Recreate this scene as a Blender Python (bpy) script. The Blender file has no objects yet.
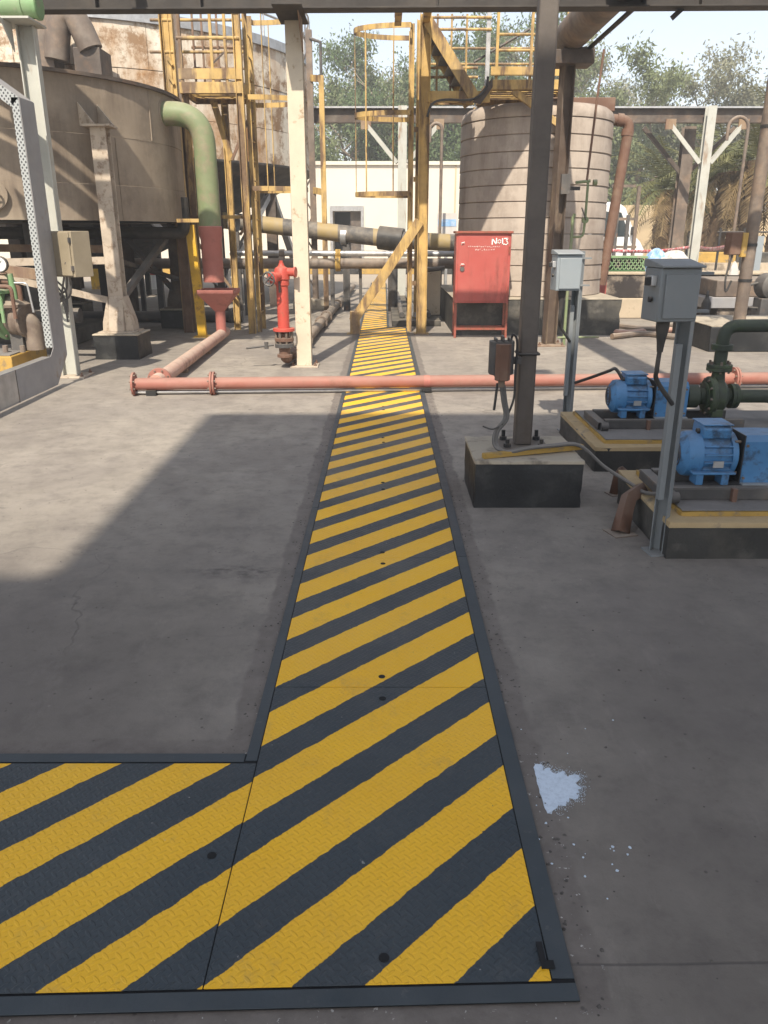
import bpy, bmesh, math, random
import numpy as np
from mathutils import Vector, Matrix
random.seed(7)
RAD = math.radians
scene = bpy.context.scene
col = scene.collection

# ------------------------------------------------------------------ camera, sky, sun, exposure
CAM_H, PITCH, FPX = 1.55, RAD(19.45), 790.0
cam = bpy.data.cameras.new('camera')
cam.sensor_width = 36.0
cam.lens = FPX / 1024 * 36.0
cam.clip_start, cam.clip_end = 0.05, 2000
camo = bpy.data.objects.new('camera', cam)
camo.location = (0, 0, CAM_H)
camo.rotation_euler = (math.pi / 2 - PITCH, 0, 0)
col.objects.link(camo)
scene.camera = camo

SUN_T = 1.08
SUN_DIR = Vector((0.18, 1.0, -SUN_T)).normalized()          # direction the light travels
SUN_EL = math.asin(-SUN_DIR.z)
SUN_ROT = math.atan2(-SUN_DIR.x, -SUN_DIR.y)
world = bpy.data.worlds.new('World')
scene.world = world
world.use_nodes = True
wn = world.node_tree
bg = wn.nodes['Background']
sky = wn.nodes.new('ShaderNodeTexSky')
sky.sky_type = 'NISHITA'
sky.sun_disc = False
sky.sun_elevation = SUN_EL
sky.sun_rotation = SUN_ROT
sky.air_density = 1.0
sky.dust_density = 1.3
sky.ozone_density = 1.0
bg.inputs['Strength'].default_value = 0.11
hs = wn.nodes.new('ShaderNodeHueSaturation')          # dusty hazy air: paler than the clear-sky model
hs.inputs['Saturation'].default_value = 0.52
wn.links.new(sky.outputs['Color'], hs.inputs['Color'])
wn.links.new(hs.outputs['Color'], bg.inputs['Color'])
sl = bpy.data.lights.new('sun', 'SUN')
sl.energy = 3.6
sl.angle = RAD(0.8)
sl.color = (1.0, 0.91, 0.77)
slo = bpy.data.objects.new('sun', sl)
slo.rotation_euler = SUN_DIR.to_track_quat('-Z', 'Y').to_euler()
slo.location = (0, -10, 20)
col.objects.link(slo)
scene.view_settings.view_transform = 'Standard'
scene.view_settings.look = 'None'
scene.view_settings.exposure = 1.0
scene.view_settings.gamma = 1.0

# ------------------------------------------------------------------ pixel helpers (direction only; distance from ground or thing touched)
_s, _c = math.sin(PITCH), math.cos(PITCH)
def _ray(u, v):
    x, y = (u - 384) / FPX, (v - 512) / FPX
    return x, _c - y * _s, -(_s + y * _c)
def G(u, v, z=0.0):
    x, f, d = _ray(u, v); t = (z - CAM_H) / d
    return Vector((x * t, f * t, z))
def P(u, v, Y):
    x, f, d = _ray(u, v); t = Y / f
    return Vector((x * t, Y, CAM_H + d * t))
def Z(v, Y): return P(384, v, Y).z
def X(u, v, Y): return P(u, v, Y).x

# ------------------------------------------------------------------ mesh builder
class MB:
    def __init__(s): s.v = []; s.f = []
    def add(s, vs, fs):
        o = len(s.v); s.v += [tuple(p) for p in vs]; s.f += [tuple(i + o for i in f) for f in fs]; return s
    def box(s, x0, x1, y0, y1, z0, z1):
        return s.add([(x0,y0,z0),(x1,y0,z0),(x1,y1,z0),(x0,y1,z0),(x0,y0,z1),(x1,y0,z1),(x1,y1,z1),(x0,y1,z1)],
                     [(0,3,2,1),(4,5,6,7),(0,1,5,4),(1,2,6,5),(2,3,7,6),(3,0,4,7)])
    def obox(s, c, size, rotz=0, rotx=0, roty=0):
        R = Matrix.Rotation(rotz, 3, 'Z') @ Matrix.Rotation(roty, 3, 'Y') @ Matrix.Rotation(rotx, 3, 'X')
        c = Vector(c); hx, hy, hz = size[0]/2, size[1]/2, size[2]/2
        vs = [c + R @ Vector((a*hx, b*hy, d*hz)) for d in (-1,1) for a, b in ((-1,-1),(1,-1),(1,1),(-1,1))]
        return s.add(vs, [(0,3,2,1),(4,5,6,7),(0,1,5,4),(1,2,6,5),(2,3,7,6),(3,0,4,7)])
    @staticmethod
    def frame(d, up=None):
        d = d.normalized()
        up = Vector(up) if up is not None else (Vector((0,0,1)) if abs(d.z) < 0.9 else Vector((0,1,0)))
        a = d.cross(up).normalized(); b = a.cross(d).normalized()
        return a, b
    def bar(s, p0, p1, w, h, up=None, offa=0, offb=0):
        p0, p1 = Vector(p0), Vector(p1)
        a, b = MB.frame(p1 - p0, up)
        vs = []
        for p in (p0, p1):
            for i, j in ((-1,-1),(1,-1),(1,1),(-1,1)):
                vs.append(p + a*(i*w/2+offa) + b*(j*h/2+offb))
        return s.add(vs, [(0,1,2,3),(7,6,5,4),(0,4,5,1),(1,5,6,2),(2,6,7,3),(3,7,4,0)])
    def ibeam(s, p0, p1, w, h, tf=0.012, tw=0.009, up=None):
        """flanges perpendicular to `up`"""
        s.bar(p0, p1, w, tf, up, 0, h/2 - tf/2)
        s.bar(p0, p1, w, tf, up, 0, -h/2 + tf/2)
        return s.bar(p0, p1, tw, h - 2*tf, up)
    def channel(s, p0, p1, w, h, t=0.008, up=None):
        """web on +up side, lips pointing to -up"""
        s.bar(p0, p1, w, t, up, 0, h/2 - t/2)
        s.bar(p0, p1, t, h - t, up, w/2 - t/2, -t/2)
        return s.bar(p0, p1, t, h - t, up, -w/2 + t/2, -t/2)
    def cyl(s, p0, p1, r, r2=None, n=18, cap=True):
        p0, p1 = Vector(p0), Vector(p1); r2 = r if r2 is None else r2
        a, b = MB.frame(p1 - p0)
        vs = []
        for p, q in ((p0, r), (p1, r2)):
            for i in range(n):
                t = 2*math.pi*i/n; vs.append(p + a*(q*math.cos(t)) + b*(q*math.sin(t)))
        fs = [(i, (i+1) % n, n+(i+1) % n, n+i) for i in range(n)]
        if cap: fs += [tuple(range(n-1, -1, -1)), tuple(range(n, 2*n))]
        return s.add(vs, fs)
    def tube(s, pts, r, n=10, cap=True):
        pts = [Vector(p) for p in pts]; m = len(pts)
        rs = r if isinstance(r, (list, tuple)) else [r]*m
        tang = []
        for i in range(m):
            if i == 0: t = pts[1]-pts[0]
            elif i == m-1: t = pts[-1]-pts[-2]
            else: t = (pts[i]-pts[i-1]).normalized() + (pts[i+1]-pts[i]).normalized()
            tang.append(t.normalized())
        a, b = MB.frame(tang[0])
        vs = []
        for i in range(m):
            if i:
                q = tang[i-1].rotation_difference(tang[i]); a = q @ a; b = q @ b
            for k in range(n):
                t = 2*math.pi*k/n; vs.append(pts[i] + a*(rs[i]*math.cos(t)) + b*(rs[i]*math.sin(t)))
        fs = []
        for i in range(m-1):
            for k in range(n):
                fs.append((i*n+k, i*n+(k+1) % n, (i+1)*n+(k+1) % n, (i+1)*n+k))
        if cap: fs += [tuple(range(n-1, -1, -1)), tuple(range((m-1)*n, m*n))]
        return s.add(vs, fs)
    def lathe(s, o, axis, prof, n=24, a0=0, a1=2*math.pi):
        o = Vector(o); axis = Vector(axis).normalized(); a, b = MB.frame(axis)
        full = abs(a1-a0-2*math.pi) < 1e-6; m = n if full else n+1
        vs = []
        for r, h in prof:
            for i in range(m):
                t = a0+(a1-a0)*i/n; vs.append(o + axis*h + a*(r*math.cos(t)) + b*(r*math.sin(t)))
        fs = []
        for j in range(len(prof)-1):
            for i in range(n if full else n):
                k = (i+1) % m
                fs.append((j*m+i, j*m+k, (j+1)*m+k, (j+1)*m+i))
        return s.add(vs, fs)
    def prism(s, poly, z0, z1):
        """poly = list of (x,y)"""
        n = len(poly)
        vs = [(x,y,z0) for x,y in poly] + [(x,y,z1) for x,y in poly]
        return s.add(vs, [tuple(range(n-1,-1,-1)), tuple(range(n,2*n))] + [(i,(i+1)%n,n+(i+1)%n,n+i) for i in range(n)])
    def extrude(s, poly, d):
        """poly = list of 3d points, d = offset"""
        n = len(poly); poly = [Vector(p) for p in poly]; d = Vector(d)
        return s.add(poly + [p+d for p in poly], [tuple(range(n-1,-1,-1)), tuple(range(n,2*n))] + [(i,(i+1)%n,n+(i+1)%n,n+i) for i in range(n)])
    def rough_box(s, x0, x1, y0, y1, z0, z1, step=0.035, amp=0.003, chip=0.010, seed=1):
        """cast concrete: faces slightly uneven, top and upright edges chipped"""
        rr = random.Random(seed); nx, ny, nz = [max(2, min(26, int((b-a)/step))) for a, b in ((x0,x1),(y0,y1),(z0,z1))]
        idx = {}; vs = []
        from mathutils import noise as N_
        def vid(i, j, k):
            if (i, j, k) not in idx:
                p = Vector((x0+(x1-x0)*i/nx, y0+(y1-y0)*j/ny, z0+(z1-z0)*k/nz)); d = Vector((0,0,0))
                on = [(i == 0)-(i == nx), (j == 0)-(j == ny), -(k == nz)*1]
                ne = sum(1 for q in on if q)
                a_ = amp*N_.noise(p*9+Vector((seed,0,0)))
                c_ = chip*max(0.0, N_.noise(p*14+Vector((0,seed,0)))+0.15) + rr.uniform(0, 0.0025) if ne > 1 else 0
                for q in range(3): d[q] = on[q]*(c_ - a_)
                if k == 0: d.z = 0
                idx[(i, j, k)] = len(vs); vs.append(p+d)
            return idx[(i, j, k)]
        fs = []
        for i in range(nx):
            for j in range(ny):
                fs.append((vid(i,j,nz), vid(i+1,j,nz), vid(i+1,j+1,nz), vid(i,j+1,nz))); fs.append((vid(i,j,0), vid(i,j+1,0), vid(i+1,j+1,0), vid(i+1,j,0)))
        for k in range(nz):
            for i in range(nx):
                fs.append((vid(i,0,k), vid(i+1,0,k), vid(i+1,0,k+1), vid(i,0,k+1))); fs.append((vid(i,ny,k), vid(i,ny,k+1), vid(i+1,ny,k+1), vid(i+1,ny,k)))
            for j in range(ny):
                fs.append((vid(0,j,k), vid(0,j,k+1), vid(0,j+1,k+1), vid(0,j+1,k))); fs.append((vid(nx,j,k), vid(nx,j+1,k), vid(nx,j+1,k+1), vid(nx,j,k+1)))
        return s.add(vs, fs)
    def build(s, name, mat, parent=None, bevel=0, smooth=True, origin=None, seg=2):
        me = bpy.data.meshes.new(name)
        root = parent
        while root is not None and root.parent is not None: root = root.parent
        if parent is not None: org = Vector(root.get('_o'))
        elif origin is not None: org = Vector(origin)
        else:
            vv = np.array(s.v); org = Vector(((vv[:,0].min()+vv[:,0].max())/2, (vv[:,1].min()+vv[:,1].max())/2, vv[:,2].min()))
        me.from_pydata([(p[0]-org.x, p[1]-org.y, p[2]-org.z) for p in s.v], [], s.f)
        bm = bmesh.new(); bm.from_mesh(me); bmesh.ops.recalc_face_normals(bm, faces=bm.faces); bm.to_mesh(me); bm.free()
        if smooth:
            me.shade_smooth(); me.set_sharp_from_angle(angle=RAD(38))
        me.materials.append(mat)
        o = bpy.data.objects.new(name, me); col.objects.link(o)
        if parent is not None: o.parent = parent
        else: o.location = org; o['_o'] = tuple(org)
        if bevel:
            md = o.modifiers.new('bevel', 'BEVEL'); md.width = bevel; md.segments = seg; md.limit_method = 'ANGLE'; md.angle_limit = RAD(50)
        return o

def tag(o, label, cat, group=None):
    o['label'] = label; o['category'] = cat
    if group: o['group'] = group
    return o
def thing(name, label, cat, loc, group=None):
    o = bpy.data.objects.new(name, None); col.objects.link(o)
    o.location = Vector(loc); o['_o'] = tuple(loc); o.empty_display_size = 0.1
    return tag(o, label, cat, group)

def catmull(pts, k=6):
    pts = [Vector(p) for p in pts]; P_ = [pts[0]] + pts + [pts[-1]]; out = []
    for i in range(1, len(P_)-2):
        p0, p1, p2, p3 = P_[i-1:i+3]
        for j in range(k):
            t = j/k
            out.append(0.5*((2*p1)+(p2-p0)*t+(2*p0-5*p1+4*p2-p3)*t*t+(3*p1-p0-3*p2+p3)*t**3))
    out.append(pts[-1]); return out
def elbow(p, c, q, r, k=6):
    """polyline p -> rounded corner c -> q"""
    p, c, q = Vector(p), Vector(c), Vector(q)
    a = c + (p-c).normalized()*r; b = c + (q-c).normalized()*r
    return [p] + [(a*(1-t)**2 + c*2*t*(1-t) + b*t*t) for t in [i/k for i in range(k+1)]] + [q]

# ------------------------------------------------------------------ materials
class NT:
    def __init__(s, name):
        s.m = bpy.data.materials.new(name); s.m.use_nodes = True; s.t = s.m.node_tree
        s.b = s.t.nodes['Principled BSDF']; s.co = None
    def n(s, typ, **kw):
        nd = s.t.nodes.new(typ)
        for k, v in kw.items(): setattr(nd, k, v)
        return nd
    def l(s, a, b): s.t.links.new(a, b)
    def coord(s, which='Object'):
        if which == 'World': return s.n('ShaderNodeNewGeometry').outputs['Position']
        return s.n('ShaderNodeTexCoord').outputs[which]
    def noise(s, co, scale, detail=5, rough=0.55, stretch=None):
        if stretch:
            mp = s.n('ShaderNodeMapping'); mp.inputs['Scale'].default_value = stretch; s.l(co, mp.inputs['Vector']); co = mp.outputs['Vector']
        nd = s.n('ShaderNodeTexNoise'); nd.inputs['Scale'].default_value = scale; nd.inputs['Detail'].default_value = detail; nd.inputs['Roughness'].default_value = rough
        s.l(co, nd.inputs['Vector']); return nd.outputs['Fac']
    def ramp(s, fac, a, b, ca=0.0, cb=1.0):
        nd = s.n('ShaderNodeMapRange'); nd.clamp = True
        nd.inputs['From Min'].default_value = a; nd.inputs['From Max'].default_value = b
        nd.inputs['To Min'].default_value = ca; nd.inputs['To Max'].default_value = cb
        s.l(fac, nd.inputs['Value']); return nd.outputs['Result']
    def mix(s, fac, A, B, blend='MIX'):
        nd = s.n('ShaderNodeMix', data_type='RGBA', blend_type=blend)
        for sock, val in ((nd.inputs[0], fac), (nd.inputs[6], A), (nd.inputs[7], B)):
            if isinstance(val, (int, float)): sock.default_value = val
            elif isinstance(val, (tuple, list)): sock.default_value = (*val[:3], 1)
            else: s.l(val, sock)
        return nd.outputs[2]
    def math(s, op, a, b=None, c=None):
        nd = s.n('ShaderNodeMath', operation=op)
        for i, val in enumerate((a, b, c)):
            if val is None: continue
            if isinstance(val, (int, float)): nd.inputs[i].default_value = val
            else: s.l(val, nd.inputs[i])
        return nd.outputs[0]
    def sep(s, co):
        nd = s.n('ShaderNodeSeparateXYZ'); s.l(co, nd.inputs[0]); return nd.outputs
    def out(s, colr, rough=0.6, metal=0, bump=None, bstr=0.2, bdist=0.01, spec=0.5):
        if isinstance(colr, (tuple, list)): s.b.inputs['Base Color'].default_value = (*colr[:3], 1)
        else: s.l(colr, s.b.inputs['Base Color'])
        if isinstance(rough, (int, float)): s.b.inputs['Roughness'].default_value = rough
        else: s.l(rough, s.b.inputs['Roughness'])
        s.b.inputs['Metallic'].default_value = metal
        s.b.inputs['Specular IOR Level'].default_value = spec
        if bump is not None:
            bp = s.n('ShaderNodeBump'); bp.inputs['Strength'].default_value = bstr; bp.inputs['Distance'].default_value = bdist
            s.l(bump, bp.inputs['Height']); s.l(bp.outputs['Normal'], s.b.inputs['Normal'])
        return s.m

def paint(name, base, rough=0.55, metal=0, var=0.18, vs=4, wear=None, wear_amt=0.35, wear_scale=5, streak=False,
          dust=None, dust_amt=0.0, bump=0.15, spec=0.4):
    """painted or bare surface: tone variation, wear/rust blotches (optionally running down), dust on upward faces"""
    t = NT(name); co = t.coord('Object')
    n1 = t.noise(co, vs, 6, 0.6)
    c = t.mix(t.ramp(n1, 0.3, 0.7), [x*(1-var) for x in base], [min(1, x*(1+var)) for x in base])
    if wear:
        st = (1, 1, 0.18) if streak else None
        n2 = t.noise(co, wear_scale, 8, 0.68, st)
        lo = 0.68 - wear_amt*0.45
        m = t.ramp(n2, lo, lo+0.12)
        n3 = t.noise(co, wear_scale*5, 4, 0.6)
        wc = t.mix(n3, [x*0.55 for x in wear], wear)
        c = t.mix(m, c, wc)
    if dust:
        nz = t.sep(t.n('ShaderNodeNewGeometry').outputs['Normal'])[2]
        up = t.ramp(nz, 0.2, 0.9)
        n4 = t.noise(co, 6, 5, 0.6)
        f = t.math('MULTIPLY', up, t.ramp(n4, 0.25, 0.65, 0.35, 1.0))
        n5 = t.noise(co, 2.5, 6, 0.65)
        f = t.math('MAXIMUM', f, t.ramp(n5, 0.45, 0.8, 0, 0.6))
        c = t.mix(t.math('MULTIPLY', f, dust_amt), c, dust)
    rn = t.ramp(t.noise(co, 12, 4), 0.2, 0.8, rough-0.1, min(1, rough+0.12))
    return t.out(c, rn, metal, t.noise(co, 45, 5, 0.65), bump, 0.006, spec)

DUST = (0.42, 0.36, 0.29)
RUST = (0.20, 0.085, 0.035)
M = {}
M['yellow'] = paint('yellow_steel', (0.47, 0.31, 0.105), 0.65, var=0.25, wear=(0.17,0.10,0.055), wear_amt=0.5, wear_scale=4, streak=True, dust=(0.42,0.33,0.21), dust_amt=0.6)
M['yellow_bright'] = paint('yellow_steel_bright', (0.62, 0.37, 0.03), 0.5, wear=(0.32,0.17,0.05), wear_amt=0.32, wear_scale=5, dust=DUST, dust_amt=0.3)
M['cream'] = paint('cream_steel', (0.54, 0.465, 0.355), 0.6, var=0.1, wear=(0.34,0.22,0.11), wear_amt=0.22, wear_scale=9, dust=DUST, dust_amt=0.5)
M['white_steel'] = paint('white_grey_steel', (0.42, 0.42, 0.375), 0.55, var=0.1, wear=(0.32,0.2,0.12), wear_amt=0.26, wear_scale=6, streak=True, dust=DUST, dust_amt=0.5)
M['cream_rust'] = paint('peeling_cream_steel', (0.44, 0.365, 0.285), 0.75, var=0.25, wear=(0.30,0.215,0.15), wear_amt=0.32, wear_scale=11, streak=False, dust=DUST, dust_amt=0.5, bump=0.35)
M['brown_beam'] = paint('brown_beam_steel', (0.075, 0.058, 0.048), 0.7, var=0.2, wear=(0.15,0.1,0.07), wear_amt=0.4, wear_scale=3, dust=DUST, dust_amt=0.5)
M['beam_shaded'] = paint('shaded_overhead_steel', (0.034, 0.029, 0.026), 0.7, var=0.2, wear=(0.06,0.05,0.042), wear_amt=0.4, wear_scale=3, dust=DUST, dust_amt=0.12)  # brown beam steel again, with the overhead shade put into its colour
M['dark_post'] = paint('dark_brown_post', (0.095, 0.080, 0.070), 0.6, var=0.15, wear=(0.1,0.08,0.065), wear_amt=0.4, wear_scale=3, streak=True, dust=DUST, dust_amt=0.3)
M['rust_steel'] = paint('rusty_brown_steel', (0.17, 0.10, 0.065), 0.75, var=0.25, wear=(0.3,0.2,0.12), wear_amt=0.5, wear_scale=5, streak=True, dust=DUST, dust_amt=0.5)
M['col_rust'] = paint('dark_rusty_column', (0.085, 0.058, 0.042), 0.75, var=0.25, wear=(0.26,0.19,0.12), wear_amt=0.42, wear_scale=3, streak=True, dust=DUST, dust_amt=0.35)
M['rust_pipe'] = paint('rusty_drain_pipe', (0.14, 0.075, 0.05), 0.7, var=0.2, wear=(0.2,0.12,0.08), wear_amt=0.35, wear_scale=5, dust=DUST, dust_amt=0.3)
M['brown_pipe'] = paint('dusty_brown_pipe', (0.13, 0.10, 0.08), 0.6, var=0.2, wear=(0.24,0.17,0.12), wear_amt=0.45, wear_scale=2, dust=DUST, dust_amt=0.6)
M['black_steel'] = paint('black_steel', (0.022, 0.021, 0.021), 0.55, var=0.2, dust=DUST, dust_amt=0.35)
M['dark_steel'] = paint('dark_grey_steel', (0.07, 0.066, 0.064), 0.6, var=0.2, wear=RUST, wear_amt=0.2, wear_scale=5, dust=DUST, dust_amt=0.4)
M['grey_paint'] = paint('grey_painted_steel', (0.185, 0.200, 0.207), 0.5, var=0.08, vs=3, dust=DUST, dust_amt=0.25, bump=0.08)
M['grey_light'] = paint('light_grey_painted_steel', (0.25, 0.28, 0.30), 0.42, var=0.06, vs=3, dust=DUST, dust_amt=0.3, bump=0.06)
M['duct_grey'] = paint('grey_tray_steel', (0.27, 0.265, 0.27), 0.5, metal=0.0, var=0.15, vs=2, wear=(0.3,0.22,0.15), wear_amt=0.2, wear_scale=3, dust=DUST, dust_amt=0.3)
M['galv'] = paint('galvanised_steel', (0.42, 0.42, 0.42), 0.42, metal=0.6, var=0.2, vs=9, dust=DUST, dust_amt=0.4)
M['pink_pipe'] = paint('faded_red_pipe', (0.295, 0.115, 0.086), 0.65, var=0.12, vs=2, wear=(0.33,0.14,0.1), wear_amt=0.3, wear_scale=4, dust=(0.32,0.215,0.17), dust_amt=0.75)
M['dusty_pink'] = paint('dust_covered_red_pipe', (0.45, 0.25, 0.19), 0.75, var=0.15, vs=2, wear=(0.3,0.14,0.1), wear_amt=0.3, wear_scale=4, dust=(0.52,0.42,0.34), dust_amt=0.85)
M['red'] = paint('red_hydrant_paint', (0.42, 0.06, 0.042), 0.5, var=0.12, wear=(0.35,0.1,0.06), wear_amt=0.25, wear_scale=8, dust=(0.5,0.25,0.18), dust_amt=0.35)
M['red_cab'] = paint('red_cabinet_paint', (0.375, 0.078, 0.064), 0.42, var=0.07, vs=2, wear=(0.30,0.07,0.055), wear_amt=0.34, wear_scale=4, streak=True, dust=(0.55,0.3,0.24), dust_amt=0.25, bump=0.05)
M['red_frame'] = paint('rusty_red_frame', (0.28, 0.075, 0.05), 0.6, var=0.15, wear=(0.22,0.09,0.05), wear_amt=0.45, wear_scale=8)
M['maroon'] = paint('maroon_red_oxide', (0.36, 0.125, 0.10), 0.6, var=0.12, wear=(0.3,0.12,0.09), wear_amt=0.3, wear_scale=6, dust=(0.48,0.3,0.22), dust_amt=0.4)
M['green_pipe'] = paint('faded_green_pipe', (0.17, 0.21, 0.105), 0.6, var=0.14, vs=2, wear=(0.3,0.27,0.17), wear_amt=0.4, wear_scale=3, dust=(0.38,0.35,0.24), dust_amt=0.6)
M['green_old'] = paint('old_light_green_paint', (0.17, 0.30, 0.14), 0.6, var=0.2, wear=(0.35,0.33,0.25), wear_amt=0.35, wear_scale=8, dust=DUST, dust_amt=0.5)
M['green_dark'] = paint('dark_green_cast_iron', (0.036, 0.046, 0.032), 0.6, var=0.25, wear=(0.07,0.105,0.045), wear_amt=0.45, wear_scale=6, dust=(0.2,0.19,0.14), dust_amt=0.35, bump=0.3)
M['blue'] = paint('blue_motor_paint', (0.065, 0.20, 0.40), 0.45, var=0.18, wear=(0.05,0.10,0.18), wear_amt=0.38, wear_scale=9, dust=(0.2,0.26,0.33), dust_amt=0.45, bump=0.12)
M['olive_box'] = paint('dusty_olive_box', (0.27, 0.225, 0.155), 0.65, var=0.1, wear=(0.36,0.3,0.2), wear_amt=0.3, wear_scale=5, dust=DUST, dust_amt=0.4)
M['rubber'] = paint('black_cable_rubber', (0.03, 0.029, 0.029), 0.6, var=0.2, dust=DUST, dust_amt=0.35)
M['grey_cable'] = paint('dusty_grey_cable', (0.11, 0.105, 0.10), 0.65, var=0.2, dust=DUST, dust_amt=0.4)
M['iron'] = paint('brown_cast_iron', (0.13, 0.095, 0.075), 0.65, var=0.25, wear=(0.2,0.15,0.11), wear_amt=0.4, wear_scale=10, dust=DUST, dust_amt=0.55, bump=0.35)
M['dial'] = paint('white_dial', (0.7, 0.69, 0.65), 0.4, var=0.05)
M['white_paint'] = paint('white_letter_paint', (0.80, 0.78, 0.74), 0.6, var=0.05)
M['conc_top'] = paint('bare_concrete_top', (0.40, 0.345, 0.265), 0.85, var=0.14, vs=3, wear=(0.27,0.23,0.18), wear_amt=0.35, wear_scale=5, bump=0.4)
M['bitumen'] = paint('black_bitumen_paint', (0.014, 0.0145, 0.0155), 0.5, var=0.3, vs=3, wear=(0.05,0.05,0.048), wear_amt=0.3, wear_scale=3, dust=(0.15,0.14,0.125), dust_amt=0.25, bump=0.45)
M['bitumen_old'] = paint('weathered_bitumen_paint', (0.040, 0.038, 0.034), 0.7, var=0.3, vs=2, wear=(0.12,0.11,0.095), wear_amt=0.42, wear_scale=3, dust=(0.3,0.26,0.2), dust_amt=0.45, bump=0.45)
M['kerb_yellow'] = paint('yellow_edge_paint', (0.40, 0.25, 0.06), 0.65, var=0.15, wear=(0.25,0.19,0.12), wear_amt=0.32, wear_scale=9, bump=0.3)
M['grout'] = paint('grey_grout_pad', (0.20, 0.185, 0.17), 0.85, var=0.15, vs=5, bump=0.4)
M['tan_edge'] = paint('tan_concrete_lip', (0.42, 0.31, 0.17), 0.85, var=0.15, vs=5, wear=(0.3,0.25,0.18), wear_amt=0.3, bump=0.35)
M['white_plaster'] = paint('white_plaster', (0.60, 0.55, 0.465), 0.85, var=0.05, vs=0.5, wear=(0.55,0.47,0.37), wear_amt=0.15, wear_scale=0.6, streak=True, bump=0.1)
M['tan_wall'] = paint('tan_render', (0.50, 0.39, 0.25), 0.9, var=0.1, vs=0.7, wear=(0.36,0.28,0.19), wear_amt=0.3, wear_scale=0.7, bump=0.2)
M['dirty_wall'] = paint('stained_low_wall', (0.33, 0.27, 0.21), 0.9, var=0.2, vs=1.5, wear=(0.05,0.042,0.04), wear_amt=0.62, wear_scale=1.1, bump=0.5)
M['lower_conc'] = paint('pale_low_concrete', (0.45, 0.37, 0.27), 0.9, var=0.15, vs=2, wear=(0.25,0.2,0.15), wear_amt=0.35, wear_scale=2, bump=0.4)
M['dark_void'] = paint('dark_interior', (0.012, 0.012, 0.013), 0.9, var=0.1)
M['glass'] = paint('dark_glass', (0.02, 0.03, 0.035), 0.08, var=0.1, bump=0.0, spec=0.8)
M['car_white'] = paint('white_car_paint', (0.75, 0.75, 0.74), 0.25, var=0.03, bump=0.0, spec=0.6)
M['bag_blue'] = paint('blue_plastic', (0.22, 0.38, 0.60), 0.35, var=0.3, vs=8, wear=(0.55,0.65,0.78), wear_amt=0.4, wear_scale=9, bump=0.6)
M['bag_white'] = paint('white_sack', (0.50, 0.47, 0.44), 0.7, var=0.08, vs=8, bump=0.5)
M['green_mesh'] = paint('green_crate_plastic', (0.05, 0.12, 0.05), 0.5, var=0.2)
M['tape'] = paint('red_white_tape', (0.75, 0.68, 0.66), 0.5, var=0.05, vs=6, wear=(0.62,0.1,0.1), wear_amt=0.62, wear_scale=12)
M['bark'] = paint('grey_brown_bark', (0.20, 0.155, 0.115), 0.9, var=0.3, vs=6, bump=0.6)
M['palm_bark'] = paint('palm_trunk_fibre', (0.16, 0.105, 0.06), 0.95, var=0.4, vs=9, bump=0.8)

def leaf_mat(name, a, b, trans=0.35):
    t = NT(name); co = t.coord('Object')
    oi = t.noise(co, 0.55, 3); on = t.noise(co, 6.0, 2)
    c = t.mix(t.ramp(oi, 0.32, 0.68), a, b)
    c = t.mix(t.ramp(on, 0.35, 0.65, 0, 0.55), c, [x*0.5 for x in a])
    t.out(c, 0.6, spec=0.3)
    tr = t.n('ShaderNodeBsdfTranslucent'); t.l(c, tr.inputs['Color'])
    mx = t.n('ShaderNodeMixShader'); mx.inputs[0].default_value = trans
    t.l(t.b.outputs[0], mx.inputs[1]); t.l(tr.outputs[0], mx.inputs[2])
    t.l(mx.outputs[0], t.t.nodes['Material Output'].inputs['Surface'])
    return t.m
M['leaf_eu'] = leaf_mat('olive_leaves', (0.16, 0.20, 0.085), (0.28, 0.31, 0.16))
M['leaf_dark'] = leaf_mat('green_leaves', (0.11, 0.17, 0.07), (0.21, 0.26, 0.13))
M['leaf_pale'] = leaf_mat('haze_paled_leaves', (0.23, 0.24, 0.15), (0.36, 0.35, 0.24))  # distance haze put into the pale leaf colour
M['frond_green'] = leaf_mat('palm_fronds', (0.14, 0.16, 0.06), (0.24, 0.22, 0.10), 0.25)
M['frond_dry'] = leaf_mat('dry_palm_fronds', (0.26, 0.18, 0.085), (0.36, 0.27, 0.14), 0.2)

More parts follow.
